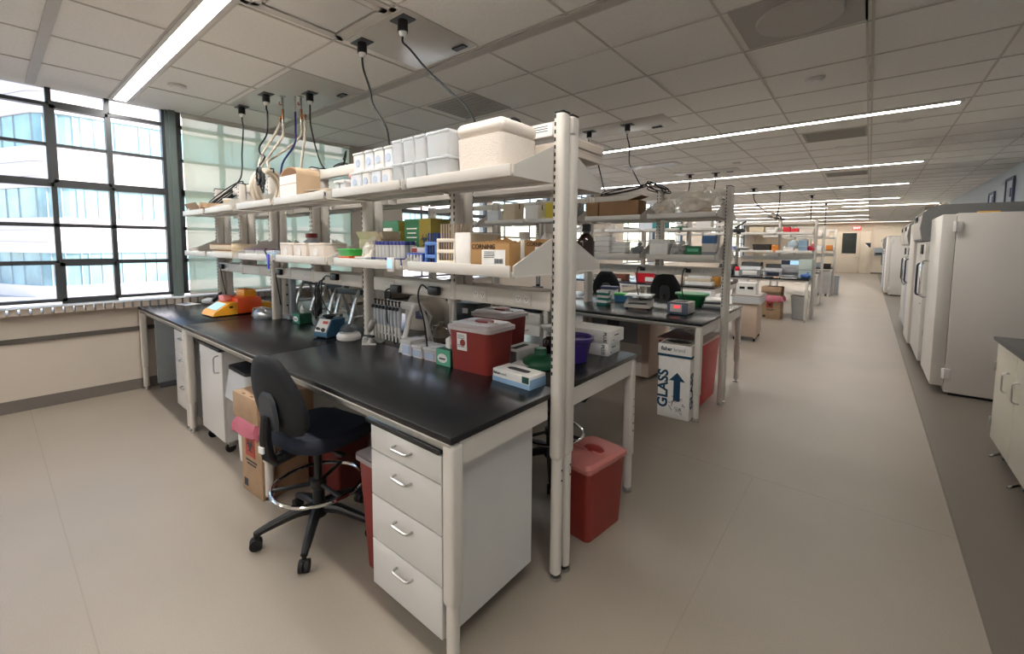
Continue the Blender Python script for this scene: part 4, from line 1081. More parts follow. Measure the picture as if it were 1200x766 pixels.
def stick_rack(label, x, y, sx, sy, h, m, ms, nx, ny, levels, col):
    t = T('pipette_rack', label, 'rack', (x, y, LO), 0, 'upright stick racks')
    b = B()
    for z in levels: b.span(-sx/2, sx/2, -sy/2, sy/2, z, z+.018, .003)
    for sx_ in (-1, 1):
        for sy_ in (-1, 1): b.box((sx_*(sx/2-.006), sy_*(sy/2-.006), levels[-1]/2), (.01, .01, levels[-1]))
    b.obj('tray_frame', m, t)
    src = None
    for i in range(nx):
        for j in range(ny):
            loc = (x-sx/2+sx*(i+.5)/nx, y-sy/2+sy*(j+.5)/ny, LO+.001-.004*((i+j) % 2)*0)
            if src is None: src = tag(B().cyl((0, 0, 0), (0, 0, h), .0042, n=6).obj('stick', ms, None, None, loc), 'thin %s stick standing upright in the %s rack' % (col, col), 'stick', '%s sticks in their rack' % col)
            else: copy_tree(src, None, loc)
stick_rack('cream rack of upright sticks on the near lower shelf', -1.59, 1.50, .13, .15, .215, mat('cream plastic', '#e6dccb', .5, noise=.03), mat('cream stick', '#dcc9b2', .6, noise=.04), 7, 3, (.018, .072, .126), 'cream')
stick_rack('blue rack of upright blue sticks beside the cream rack', -1.708, 1.49, .09, .12, .172, mat('mid blue plastic', '#5a82c8', .45, noise=.04), mat('deep blue stick', '#2c4790', .5, noise=.05), 5, 3, (.045, .11), 'blue')
t = T('tube_rack', 'low royal blue tube rack on the near lower shelf', 'rack', (-1.835, 1.48, LO))
b = B()
for z in (.012, .058): b.span(-.07, .07, -.05, .05, z, z+.01, .002)
for sx_ in (-1, 1):
    for sy_ in (-1, 1): b.box((sx_*.064, sy_*.044, .034), (.01, .01, .068))
b.obj('frame', BLUEPL, t)
b = B()
for i in range(5): b.box((-.052+.026*i, -.0505, .036), (.010, .003, .05))
b.obj('front_bar', mat('pale tube plastic', '#c9ccd8', .4, noise=.03), t)
t = carton('small white and red carton on top of the blue tube rack', -1.84, 1.49, LO+.0685, .09, .07, .03, .2, PAPER, None, tape=False); B().span(-.046, -.01, -.0362, -.034, .004, .026).obj('red_print', RED, t)
# conical tubes in two racks
for q, (xr_, l) in enumerate(((-2.13, 'navy wire rack of clear purple capped tubes, left one'), (-1.99, 'navy wire rack of clear purple capped tubes, right one'))):
    t = T('tube_rack', l, 'rack', (xr_, 1.47, LO), 0, 'racks of conical tubes')
    b = B()
    for z in (.004, .035): b.tube([(-.066, -.06, z), (.066, -.06, z), (.066, .06, z), (-.066, .06, z)], .0035, 6, closed=True)
    for sx_ in (-1, 1):
        for sy_ in (-1, 1): b.cyl((sx_*.066, sy_*.06, .0), (sx_*.066, sy_*.06, .04), .0035, n=6)
    b.obj('wire_frame', NAVY, t)
tb = None
TR = ['front', 'back']
for i in range(8):
    for j in range(2):
        loc = (-2.18+.0325*(i % 4)+.14*(i//4), 1.44+.06*j, LO+.006); l = 'clear tube with purple cap, %s row, %s of the %s rack' % (TR[j], ORD[i % 4], ['left', 'right'][i//4])
        if tb is None:
            tb = T('centrifuge_tube', l, 'tube', loc, 0, 'purple capped conical tubes')
            B().lathe([(.003, 0), (.014, .018), (.0145, .105)], n=14).obj('barrel', CLEARMILK, tb)
            B().lathe([(.0162, .104), (.0162, .122), (.015, .124)], n=14).obj('cap', NAVY, tb)
        else: copy_tree(tb, None, loc, 0, l)
bag('clear bag of small white tubes on the near lower shelf', -2.30, 1.475, LO, .125, .11, .125, BAGPL, 5, inner=WHITEPL)
lidbox('small clear green based box below the bag of tubes on the lower shelf', -2.265, 1.408, LO, .10, .06, .04, mat('pale aqua plastic', '#a9cfc2', .4, noise=.04), CLEARMILK, 0, None, 'tip_box')
lidbox('orange flat box under the green one on the near lower shelf', -2.455, 1.44, LO, .12, .11, .042, ORANGE, clear('orange lid', '#f07a48', .8), 0, 'coloured flat boxes')
lidbox('bright green flat box on top of the orange one on the lower shelf', -2.455, 1.44, LO+.0425, .125, .115, .042, mat('bright green plastic', '#3aa84a', .4, noise=.04), clear('green lid', '#4cc456', .85), .05, 'coloured flat boxes')
t = carton('pale open cardboard box behind the green flat box on the lower shelf', -2.38, 1.58, LO, .24, .13, .15, 0, CARDPALE, None, open_=1)
bottle('grey bottle with dark red cap on the near lower shelf', -3.30, 1.60, LO, .062, .19, mat('grey translucent bottle', '#a9acb0', .35, noise=.03), REDDK, .55)
WB = mat('warm white carton', '#e4d8cd', .6, noise=.03)
for k, (x_, l) in enumerate(((-3.245, 'left one of three white square boxes on the near lower shelf'), (-3.035, 'middle one of three white square boxes on the near lower shelf'), (-2.80, 'right one of three white square boxes on the near lower shelf'))):
    t = lidbox(l, x_, 1.465, LO, .195, .17, .118, WB, WB, 0, 'white square boxes', lh=.12, over=.0)
    B().prism([(.03*math.cos(2*PI*i/16), .055+.03*math.sin(2*PI*i/16)) for i in range(16)], 'y', -.0868, -.0845).obj('emboss', PAPER, t)
lidbox('small pale blue pack left of the white square boxes', -3.52, 1.43, LO, .12, .09, .06, mat('ice blue plastic', '#b5d2ec', .4, noise=.05), CLEARPL)
for k, x_ in enumerate((-3.98, -3.74)):
    lidbox(['purple edged clear tray at the left on the lower shelf', 'purple edged clear tray right of its twin on the lower shelf'][k], x_, 1.49, LO, .22, .17, .065, CLEARMILK, mat('plum plastic', '#5b3350', .45, noise=.05), 0, 'purple edged trays', 'storage_tray', lh=.15)
t = carton('lower flat tan tray box on the lower shelf near the window', -4.60, 1.50, LO, .52, .22, .05, 0, CARDPALE, 'tan tray boxes', tape=False); B().span(-.25, .25, -.1108, -.109, .04, .0508).obj('edge', CARDIN, t)
t = carton('upper flat tan tray box on the lower shelf near the window', -4.63, 1.50, LO+.051, .54, .22, .055, .02, CARDPALE, 'tan tray boxes', tape=False); B().span(-.26, .26, -.1108, -.109, .045, .0558).obj('edge', CARDIN, t)
t = T('binder_clip', 'bright blue clip clamped on the lip of the lower shelf', 'clip', (-3.47, 1.352, 1.525), 0)
B().prism([(-.02, .012), (.02, .012), (.008, -.10), (-.004, -.10)], 'y', -.008, .0).obj('jaw', mat('vivid blue plastic', '#1b2fd0', .3, noise=.04), t); B().tube([(-.015, -.004, .0), (-.035, -.012, .04), (-.02, -.006, .05)], .006, 6).obj('handle', BLKPL, t)
t = T('timer', 'small pale blue digital timer stuck on the lower shelf lip', 'timer', (-1.925, 1.350, 1.478))
B().box((0, -.004, .033), (.055, .014, .075), .006).obj('case', WHITEPL, t); B().box((0, -.0115, .038), (.042, .002, .045)).obj('display', SCREEN, t)
# far side lower shelf
gc, oc = mat('carton green', '#3f7d5c', .6, noise=.06), mat('carton olive', '#8b7a2a', .6, noise=.06)
t = carton('green carton with white label on the far side shelf, left of its pair', -2.70, 1.99, LO, .24, .24, .28, 0, gc, 'green cartons', tape=False)
B().span(-.06, .05, -.122, -.12, .17, .23).span(-.06, .05, -.122, -.12, .145, .16).span(-.02, .02, -.122, -.12, .05, .07).obj('label_sheet', PAPER, t); B().span(.1195, .1215, -.115, .115, .004, .276).obj('olive_side', oc, t)
t = carton('green carton with biohazard print on the far side shelf, right of its pair', -2.36, 1.985, LO, .28, .24, .285, 0, mat('carton deep green', '#2f6b48', .6, noise=.06), 'green cartons', tape=False)
B().span(.02, .1405, -.1215, -.12, .002, .283).span(.1395, .1415, -.115, .115, .002, .283).obj('olive_side', oc, t)
b = B()
for k in range(5): b.box((-.06, -.1213, .22-.03*k), (.11-.02*(k % 2), .001, .007))
b.obj('print', PAPER, t); biohazard(B(), (.08, -.1225, .14), .05).obj('hazard_sign', INK, t)
bottle('large dark brown bottle with black cap on the far shelf behind the end post', -1.180, 2.065, LO, .046, .228, AMBER, BLKPL, .42)
bottle('second dark brown bottle partly hidden by the slotted end post', -1.285, 2.06, LO, .046, .17, AMBER, BLKPL, .42)
bottle('white plastic bottle behind the torn carton on the far side shelf', -1.42, 2.07, LO, .055, .235, WHITEPL, WHITEPL, .5, group='white bottles')
bottle('short white bottle left of the taller white bottle on the far shelf', -1.575, 2.03, LO, .042, .19, WHITEPL, WHITEPL, .6, group='white bottles')
# --- near upper shelves
t = T('foam_cooler', 'cream foam cooler box with rounded lid on the top shelf', 'cooler', (-1.352, 1.53, UP))
B().taper(0, .178, .136, .122, .142, .128, rad=.035).obj('body', STYRO, t)
b = B().span(-.144, .144, -.130, .130, .1785, .248, .033, seg=5); b.obj('lid', STYRO, t)
CB = [(-1.675, -1.515, 'wide'), (-1.765, -1.685, ''), (-1.858, -1.775, ''), (-1.95, -1.868, '')]
SXM = {0: 'next to the foam cooler', 1: 'second from the foam cooler', 2: 'third from the foam cooler', 3: 'fourth from the foam cooler'}
for i, (a, b_, w_) in enumerate(CB):
    for j in range(2):
        t = T('clear_container', 'clear plastic lidded container %s, %s layer' % (SXM[i], ['lower', 'upper'][j]), 'container', ((a+b_)/2, 1.46, UP+.119*j), 0, 'clear containers on the top shelf')
        w2 = (b_-a)/2
        B().taper(0, .10, w2*.93, .075, w2*.985, .082, rad=.01, wall=.003).obj('tub', CLEARPL, t)
        B().span(-w2, w2, -.084, .084, .1005, .117, .006).obj('lid', clear('clear lid', '#e9edf2', .6), t)
        c = B()
        for k in range(3): c.box((rnd.uniform(-.3, .3)*w2, rnd.uniform(-.04, .04), .045+.02*k-.02), (w2*.8, .06, .02), .004, rot=(rnd.uniform(-.2, .2), rnd.uniform(-.2, .2), rnd.uniform(-.3, .3)))
        c.obj('contents', PAPER, t)
pale = mat('cool white carton', '#dfe3ea', .55, noise=.05)
for i, (a, b_) in enumerate(((-2.035, -1.96), (-2.135, -2.05), (-2.225, -2.145), (-2.345, -2.24))):
    for j in range(2):
        t = lidbox('small white cube box, %s from the left, %s layer on the top shelf' % (ORD[3-i], ['lower', 'upper'][j]), (a+b_)/2, 1.455-.02*(1-j), UP+.112*j, b_-a, .13, .111, pale if (i+j) % 2 else PAPER, CLEARMILK, 0, 'white cube boxes', lh=.14, over=.001)
        B().prism([(.02*math.cos(2*PI*q/14), .05+.022*math.sin(2*PI*q/14)) for q in range(14)], 'y', -.0668, -.0645).obj('round_print', mat('pale blue label', '#b8c6dc'), t)
lidbox('pink lidded clear box left of the white cube boxes', -2.455, 1.53, UP, .10, .14, .13, CLEARMILK, PINK, 0, None, lh=.2)
for k in range(3): lidbox('little clear box in front of the pink lidded box, %s from the left' % ORD[k], -2.515+.062*k if k < 2 else -2.45, 1.405 if k < 2 else 1.44, UP if k < 2 else UP, .055, .05, .085 if k < 2 else .085, CLEARMILK, WHITEPL, 0, 'little clear boxes') if k < 2 else None
t = carton('open brown carton with white front label and arched top on the top shelf', -3.225, 1.49, UP, .26, .17, .185, 0, mat('tan cardboard', '#b9a083', .8, noise=.06), None, tape=False)
B().span(-.131, .127, -.0868, -.0852, .002, .12).span(-.131, .127, -.0868, -.0852, .125, .183).obj('front_label', PAPER, t)
b = B()
rows = []
for i in range(9):
    a = PI*(i/8); rows.append([(-.13*math.cos(a), yy, .185+.06*math.sin(a)) for yy in (-.08, .085)]+[(-.126*math.cos(a), yy, .181+.056*math.sin(a)) for yy in (.085, -.08)])
b.ring(rows, cap=True); b.obj('arched_flap', mat('tan cardboard', '#b9a083'), t)
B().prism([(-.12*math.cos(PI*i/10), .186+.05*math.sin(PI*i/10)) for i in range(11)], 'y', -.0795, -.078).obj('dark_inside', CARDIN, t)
for k, (mm, dz, s_, r_, l) in enumerate(((PAPER, .0, .26, .1, 'white paper packet at the bottom of the untidy heap on the top shelf'), (mat('packet blue', '#43557f', .5, noise=.1), .0125, .22, -.2, 'blue packet in the untidy heap right of the open carton'), (BLKPL, .025, .18, .35, 'black packet in the middle of the untidy heap on the top shelf'), (PAPER, .0375, .20, -.1, 'white packet lying above the black one on the top shelf'), (mat('packet tan', '#b9a58c', .6, noise=.1), .050, .24, .15, 'tan packet on top of the untidy heap on the top shelf'))):
    tag(B().box((0, 0, .0055), (s_, .14, .010), .003).crumple(.0022, k, 14).obj('packet', mm, None, None, (-2.86, 1.49, UP+.001+dz), .1+r_), l, 'packet', 'packets on the top shelf')
t = T('hose_coil', 'coil of cream hose resting on the top shelf beside the open carton', 'hose', (-3.80, 1.50, UP), .35)
b = B()
for k in range(5):
    r = .125+.012*(k % 2)
    b.tube([(-.045+.022*k+.004*math.sin(3*a), r*math.cos(a), .150+r*1.05*math.sin(a)) for a in [2*PI*i/30 for i in range(30)]], .0125, 8, closed=True)
b.obj('loops', HOSE, t); B().tube([(-.06, .0, .27), (-.06, 0, .30), (.06, 0, .30), (.06, 0, .27)], .006, 6).obj('tie', BLKPL, t)
t = carton('shallow open carton with a white end on the top shelf near the window', -5.35, 1.49, UP, .40, .22, .06, 0, CARD, None, open_=1); B().span(-.201, -.12, -.1115, -.109, .0, .075).obj('white_end', PAPER, t)
t = T('cup', 'beige paper cup behind the shallow carton near the window', 'cup', (-5.10, 1.62, UP)); B().lathe([(.035, 0), (.045, .14), (.047, .142)], n=18).obj('body', CARDPALE, t); B().lathe([(.049, .138), (.049, .15), (.04, .154)], n=18).obj('lid', WHITEPL, t)
for k in range(5):
    sx_, sy_ = ((.30, .22), (.30, .22), (.26, .20), (.34, .26), (.34, .26))[k]
    t = carton('flat white carton behind the end post on the far top shelf, %s from the bottom' % ORD[k], -1.33+(.01*k if k > 2 else 0), 1.985+(.0, .01, .0, .015, .012)[k], UP+.045*k, sx_, sy_, .044, .02*(k % 2), mat('cream carton', '#dccfc2', .6, noise=.03), 'flat white cartons', tape=False); B().span(-sx_/2-.0008, sx_/2+.0008, -sy_/2-.0008, sy_/2+.0008, .028, .030).obj('lid_line', CARDPALE, t)
t = T('beam_label', 'printed white notice stuck on the header beam beside the end post', 'label', (-1.30, 1.7268, 2.162))
B().span(-.12, .12, -.0012, 0, -.03, .03).obj('sheet', LABEL, t); b = B()
for q in range(3): b.box((-.06, -.0018, .015-.014*q), (.05, .0008, .004)).box((.05, -.0018, .018-.011*q), (.09, .0008, .003))
b.obj('print', INK, t)
def loops(b, c, rx, rz_, n, r=.006, ax='x', seed=0, tilt=0):
    rr = random.Random(seed)
    for k in range(n):
        ox, oz_, fx, fz = rr.uniform(-.02, .02), rr.uniform(-.015, .015), rr.uniform(.8, 1.15), rr.uniform(.5, 1.1); ph = rr.uniform(-.3, .3)*min(1, 3*min(rx, rz_)/max(rx, rz_))+tilt
        P_ = []
        for i in range(26):
            a = 2*PI*i/26; u, v = rx*fx*math.cos(a), rz_*fz*math.sin(a)
            u, v = u*math.cos(ph)-v*math.sin(ph), u*math.sin(ph)+v*math.cos(ph)
            w_ = rr.uniform(-.004, .004)+.01*k
            P_.append((c[0]+ox+u, c[1]+w_, c[2]+oz_+v) if ax == 'x' else (c[0]+w_, c[1]+ox+u, c[2]+oz_+v))
        b.tube(P_, r, 6, closed=True)
    return b
t = T('cable_coil', 'flat black cable coil lying on the header beam behind the foam cooler', 'cable', (-1.56, 1.735, 2.225))
loops(B(), (0, 0, 0), .17, .022, 4, .007, seed=2).obj('loops', BLKPL, t); B().box((.0, .015, .0), (.014, .05, .05), .004).obj('tie', RUBBER, t)
# ------------------------------------------------------------------ ceiling cords and gas
def plug_drop(label, x, y, pts, r=.0075, coil=None, group='ceiling power cords'):
    """plate, twist-lock plug and the black cord that hangs from it"""
    t = T('pendant_outlet', label, 'ceiling outlet', (x, y, CZ), 0, group)
    B().box((0, 0, -.010), (.15, .10, .008), .002).obj('ceiling_plate', DKGREY, t)
    p = B().cyl((0, 0, -.014), (0, 0, -.085), .034, n=18).obj('plug', BLKPL, t)
    B().cyl((0, 0, -.085), (0, 0, -.115), .028, .018, n=16).obj('plug_collar', WHITEPL, p)
    P_ = [(0, 0, -.11), (0, 0, -.15)]+[(a-x, b-y, c-CZ) for a, b, c in pts]
    B().tube(P_, r, 8, smooth=6).obj('cord', BLKPL, t)
    if coil:
        b = B()
        for (c, rx, rz_, n, sd, tl, *ax) in coil: loops(b, (c[0]-x, c[1]-y, c[2]-CZ), rx, rz_, n, .0065, seed=sd, tilt=tl, ax=(ax or ['x'])[0])
        b.obj('cord_loops', BLKPL, t)
    return t
plug_drop('leftmost ceiling cord by the window, ending in a long loop on the shelf', -5.36, 1.87, [(-5.34, 1.87, 2.85), (-5.40, 1.87, 2.6), (-5.36, 1.85, 2.42), (-5.33, 1.80, 2.28), (-5.32, 1.62, 2.10), (-5.31, 1.50, 1.96)], coil=[((-5.31, 1.66, 2.10), .23, .045, 4, 4, .80, 'y')])
plug_drop('second ceiling cord from the window, bundled beside the hose coil', -4.72, 1.87, [(-4.70, 1.87, 2.9), (-4.68, 1.85, 2.7), (-4.60, 1.75, 2.55), (-4.2, 1.6, 2.40), (-3.75, 1.46, 2.30), (-3.70, 1.40, 2.22)], coil=[((-3.66, 1.37, 2.12), .035, .10, 5, 6, .2)])
plug_drop('third ceiling cord, right of the copper gas pipes', -4.35, 2.13, [(-4.33, 2.12, 2.8), (-4.2, 2.1, 2.55), (-4.09, 2.1, 2.37), (-3.81, 2.05, 2.24), (-3.52, 2.0, 2.30), (-3.30, 1.9, 2.36), (-3.25, 1.85, 2.28)], coil=[((-3.55, 1.98, 2.27), .10, .02, 2, 8, .25)])
plug_drop('ceiling cord above the white cube boxes, from the left end of the glossy panel', -2.96, 1.85, [(-2.94, 1.85, 2.88), (-2.87, 1.85, 2.74), (-2.83, 1.85, 2.62), (-2.68, 1.85, 2.44), (-2.57, 1.80, 2.30), (-2.5, 1.77, 2.22)])
plug_drop('ceiling cord nearest the camera, running down behind the foam cooler', -2.46, 1.84, [(-2.38, 1.84, 2.88), (-2.22, 1.84, 2.72), (-2.02, 1.84, 2.55), (-1.88, 1.83, 2.44), (-1.77, 1.80, 2.33), (-1.70, 1.76, 2.24)])
plug_drop('left cord over the second bench, tied in long flat loops', -2.90, 5.10, [(-2.80, 5.08, 2.8), (-2.68, 5.0, 2.55), (-2.58, 4.9, 2.36), (-2.5, 4.80, 2.27)], coil=[((-2.26, 4.74, 2.255), .27, .028, 3, 3, .05)])
plug_drop('right cord over the second bench, ending in a dark knot of loops', -2.37, 5.10, [(-2.33, 5.08, 2.82), (-2.31, 5.05, 2.62), (-2.17, 4.9, 2.45), (-2.05, 4.78, 2.31)], coil=[((-1.84, 4.74, 2.25), .13, .03, 4, 5, -.45)])
plug_drop('cord with a lying lead along the top of the second bench rack, left plug', -2.95, 9.40, [(-2.94, 9.3, 2.75), (-2.93, 9.2, 2.55), (-2.7, 9.1, 2.5)], .011)
plug_drop('cord with a lying lead along the top of the second bench rack, right plug', -2.48, 9.50, [(-2.48, 9.45, 2.75), (-2.48, 9.4, 2.56), (-2.3, 9.3, 2.55), (-2.2, 9.25, 2.5)], .011)
plug_drop('cord above the fourth bench sloping to a cable cluster', -2.36, 12.6, [(-2.3, 12.5, 2.75), (-2.05, 12.3, 2.5), (-1.75, 12.1, 2.38), (-1.6, 12.0, 2.24)], .012, coil=[((-1.75, 12.05, 2.3), .18, .02, 2, 7, -.2)])
plug_drop('straight cord hanging over the middle of the fourth bench', -1.75, 12.4, [(-1.75, 12.4, 2.7), (-1.75, 12.3, 2.5), (-1.77, 12.15, 2.24)], .012)
plug_drop('short cord hanging over the fifth bench', -1.35, 15.2, [(-1.35, 15.2, 2.6), (-1.34, 15.2, 2.3)], .012)
plug_drop('short cord hanging furthest away over the sixth bench', -1.2, 18.2, [(-1.2, 18.2, 2.6), (-1.2, 18.2, 2.3)], .013)
def gas(label, x, y, pts, dx):
    t = T('gas_drop', label, 'gas pipe', (x, y, CZ), 0, 'copper gas drops')
    B().lathe([(.03, 0), (.03, -.012), (.02, -.016)], n=16).obj('flange', STEEL, t)
    p = B().cyl((0, 0, -.01), (0, 0, -.10), .012, n=12).tube([(0, 0, -.10), (0, 0, -.30)], .010, 10)
    p.obj('steel_pipe', STEEL, t)
    B().cyl((0, 0, -.13), (0, 0, -.23), .0125, n=12).tube([(0, 0, -.20), (dx, 0, -.20), (dx, 0, -.26)], .011, 10).cyl((dx, 0, -.2), (dx, 0, -.215), .017, n=12).obj('copper_elbow', COPPER, t)
    B().tube([(0, 0, -.09), (.0, -.03, -.09), (.05, -.05, -.085)], .006, 8).obj('valve_lever', mat('red lever', '#b5483c', .5, noise=.04), t)
    B().tube([(0, 0, -.29)]+[(a-x, b-y, c-CZ) for a, b, c in pts[0]], .0125, 8, smooth=5).obj('hose', HOSE, t)
    B().tube([(dx, 0, -.255)]+[(a-x, b-y, c-CZ) for a, b, c in pts[1]], .0125, 8, smooth=5).obj('hose', HOSE, t)
gas('left copper gas drop with two cream hoses', -4.66, 2.0, (((-4.56, 1.95, 2.68), (-4.60, 1.85, 2.5), (-4.35, 1.65, 2.3), (-3.95, 1.5, 2.22)), ((-4.74, 1.95, 2.72), (-4.80, 1.85, 2.52), (-4.5, 1.7, 2.35), (-4.0, 1.52, 2.2))), -.06)
gas('right copper gas drop with two cream hoses', -4.52, 2.12, (((-4.50, 2.1, 2.70), (-4.66, 2.05, 2.60), (-4.76, 1.95, 2.5), (-4.3, 1.7, 2.36), (-3.9, 1.55, 2.25)), ((-4.42, 2.1, 2.65), (-4.40, 2.05, 2.4), (-4.36, 2.0, 2.0))), .08)
t = T('data_cable', 'dark blue data cable hanging between the two copper gas drops', 'cable', (-4.56, 2.08, CZ)); B().cyl((0, 0, 0), (0, 0, -.16), .009, n=10).obj('conduit', OFFW, t); B().tube([(0, 0, -.16), (.06, -.03, -.34), (.07, -.05, -.5), (-.1, -.1, -.68), (-.1, -.12, -.9)], .010, 8, smooth=5).obj('cable', NAVY, t)

# power bricks on the near rail
def brick(label, x, z, pts, y=1.642):
    t = T('power_adapter', label, 'power adapter', (x, y, z), 0, 'adapters on the power rail')
    B().box((0, 0, 0), (.085, .034, .05), .008).obj('body', BLKPL, t); B().tube([(-.04, -.005, 0)]+pts, .005, 6, smooth=5).obj('cord', BLKPL, t)
brick('black power adapter on the rail above the red sharps containers', -1.93, 1.350, [(-.09, -.02, .03), (-.12, -.02, -.05), (-.09, 0, -.2), (-.12, .05, -.4)])
brick('black power adapter on the rail right of the pipette stand', -2.30, 1.335, [(-.08, -.02, -.02), (-.10, .0, -.12), (-.16, .05, -.25), (-.15, .1, -.40)])
brick('black and white power adapter above the grey pipette stands', -3.05, 1.372, [(-.10, -.02, .0), (-.16, -.02, -.06), (-.18, .0, -.2), (-.12, .05, -.33)])
brick('black plug at the left end of the middle power rail', -4.0, 1.365, [(-.02, -.02, -.03), (-.05, .0, -.1), (-.06, .03, -.3)])
brick('black plug at the window end of the power rail', -5.45, 1.36, [(.04, -.02, -.05), (.04, 0, -.2), (.06, .03, -.4)])
t = T('cable_coil', 'black cable loops behind the orange instrument near the window', 'cable', (-4.85, 1.97, 1.15)); loops(B(), (0, 0, 0), .11, .05, 3, .007, seed=12).obj('loops', BLKPL, t); B().tube([(.0, 0, .03), (.03, 0, .12), (.05, -.1, .2)], .006, 6).obj('lead', BLKPL, t)
t = T('cable_coil', 'black cable hanging in loops from the rail by the grey pipette stands', 'cable', (-3.30, 1.63, 1.16)); loops(B(), (0, 0, 0), .018, .12, 4, .007, seed=14).obj('loops', BLKPL, t); B().tube([(.0, 0, .1), (.05, 0, .17), (.12, 0, .19)], .006, 6).obj('lead', BLKPL, t)
chair('black chair back with a handle hole at the window end of the far side', -4.95, 3.10, -1.9, .55, .3, ring=False)
t = T('storage_crate', 'dark red crate on the floor under the near counter behind the chair', 'crate', (-2.75, 1.46, 0)); B().taper(0, .40, .22, .10, .24, .12, rad=.02, wall=.008).obj('body', mat('maroon plastic', '#5e1f1c', .5, noise=.06), t); B().taper(.39, .415, .25, .13, .25, .13, rad=.02, wall=.02).obj('rim', mat('maroon plastic', '#5e1f1c'), t)

# ------------------------------------------------------------------ second bench
YB = 3.03
carton('short brown carton at the left end of the second bench top shelf', -2.47, YB+1.52, UP, .15, .22, .19, 0, mat('dull cardboard', '#8f6d4d', .8, noise=.06), 'brown cartons on the second bench')
t = carton('long brown carton with a raised flap on the second bench top shelf', -2.15, YB+1.52, UP, .46, .22, .19, .02, mat('dull cardboard', '#8f6d4d'), 'brown cartons on the second bench'); B().box((.18, 0, .215), (.16, .2, .004), rot=(0, -.28, 0)).obj('flap', mat('dull cardboard', '#8f6d4d'), t)
bag('smaller clear bag of plasticware on the second bench top shelf', -1.67, YB+1.51, UP, .24, .22, .19, BAGPL, 11, inner=mat('beige plasticware', '#cdbca8', .5, noise=.05))
bag('large clear bag of plasticware on the second bench top shelf', -1.36, YB+1.51, UP, .44, .24, .26, BAGPL, 17, inner=mat('beige plasticware', '#cdbca8'))
for k in range(4): lidbox('clear lidded tub in the left stack on the second bench shelf, %s from the bottom' % ORD[k], -2.325, YB+1.47, LO+.057*k, .185, .15, .056, CLEARMILK, CLEARPL, 0, 'stacked clear tubs')
for k in range(3): lidbox('milky tub in the shorter stack on the second bench shelf, %s from the bottom' % ORD[k], -2.135, YB+1.48, LO+.053*k, .16, .14, .052, CLEARMILK, WHITEPL, 0, 'stacked milky tubs')
bag('grey crumpled bag beside the milky tubs on the second bench', -1.945, YB+1.49, LO, .14, .16, .12, mat('grey film', '#7d8085', .35, noise=.2), 21)
carton('open pale carton on the second bench lower shelf', -1.69, YB+1.52, LO, .19, .2, .14, 0, PAPER, None, open_=1)
bag('grey bubble bag between the open carton and the green box', -1.50, YB+1.49, LO, .17, .16, .13, mat('bubble film', '#b5b5b2', .4, noise=.1), 23)
t = carton('green box on the lower shelf of the second bench', -1.335, YB+1.47, LO, .145, .15, .115, 0, mat('box green', '#1e6a41', .6, noise=.05), None, tape=False); B().span(-.055, .05, -.0765, -.075, .06, .09).obj('print', mat('mint print', '#5fae8f'), t)
t = carton('white and blue box on the lower shelf end of the second bench', -1.20, YB+1.49, LO, .12, .16, .225, 0, OFFW, None, tape=False); B().span(-.0605, .0605, -.0812, .0, .14, .215).obj('blue_band', mat('band blue', '#35608f', .6, noise=.05), t); B().span(-.0605, .0605, -.0812, .0, .0, .06).obj('grey_band', GREYPL, t)
for k in range(3): lidbox('teal based tip box on the second bench counter, %s from the bottom' % ORD[k], -2.385+.008*(k % 2), YB+1.58, TOP+.058*k, .135, .115, .056, TEAL, CLEARMILK, .1*k, 'stacked teal tip boxes', 'tip_box', lh=.5)
def platform(label, x, y, rz):
    t = T('balance', label, 'balance', (x, y, TOP), rz)
    B().prism([(-.17, .014), (.17, .014), (.17, .085), (.05, .10), (-.09, .062), (-.17, .05)], 'x', -.14, .14).obj('housing', OFFW, t)
    B().cyl((0, .06, .09), (0, .06, .13), .03, n=16).obj('post', STEEL, t); B().box((0, .03, .137), (.30, .30, .012), .005).obj('pan', STEEL, t)
    B().box((0, -.13, .058), (.20, .06, .004), rot=(.15, 0, 0)).obj('keypad', DKGREY, t)
    f = B()
    for sx in (-.11, .11):
        for sy in (-.14, .14): f.cyl((sx, sy, 0), (sx, sy, .016), .014, n=10)
    f.obj('foot', RUBBER, t)
platform('beige balance with steel platform on the second bench counter', -1.98, YB+1.66, .25)
t = T('dry_block_heater', 'beige heater block with glowing red digits on the second bench', 'heater', (-1.47, YB+1.52, TOP), .02)
B().span(-.10, .10, -.12, .14, .01, .125, .006).obj('housing', OFFW, t); B().span(-.102, .102, -.126, -.118, .006, .127, .003).obj('front_panel', mat('slate blue panel', '#5d6878', .45, noise=.05), t)
B().span(-.07, .045, -.129, -.125, .03, .108).obj('fascia', mat('pale fascia', '#c9c6c4', .5, noise=.03), t); text('37.0', .036, emis('red digits', '#ff2230', 1.2), t, loc=(-.005, -.130, .082), bold=.0008)
B().span(-.06, .06, -.06, .08, .125, .128).obj('block_top', DKGREY, t); f = B()
for sx in (-.08, .08):
    for sy in (-.1, .12): f.cyl((sx, sy, 0), (sx, sy, .012), .012, n=8)
f.obj('foot', RUBBER, t)
t = T('basin', 'green plastic basin on the far side counter of the second bench', 'basin', (-1.60, YB+2.30, TOP)); B().lathe([(.12, 0), (.125, .005), (.17, .12), (.185, .125), (.186, .135), (.165, .132), (.12, .012), (.01, .01)], n=32).obj('bowl', mat('emerald plastic', '#1f7a45', .4, noise=.05), t); B().lathe([(.183, .118), (.19, .12), (.19, .138), (.18, .139)], n=32).obj('rim', mat('emerald plastic', '#1f7a45'), t)
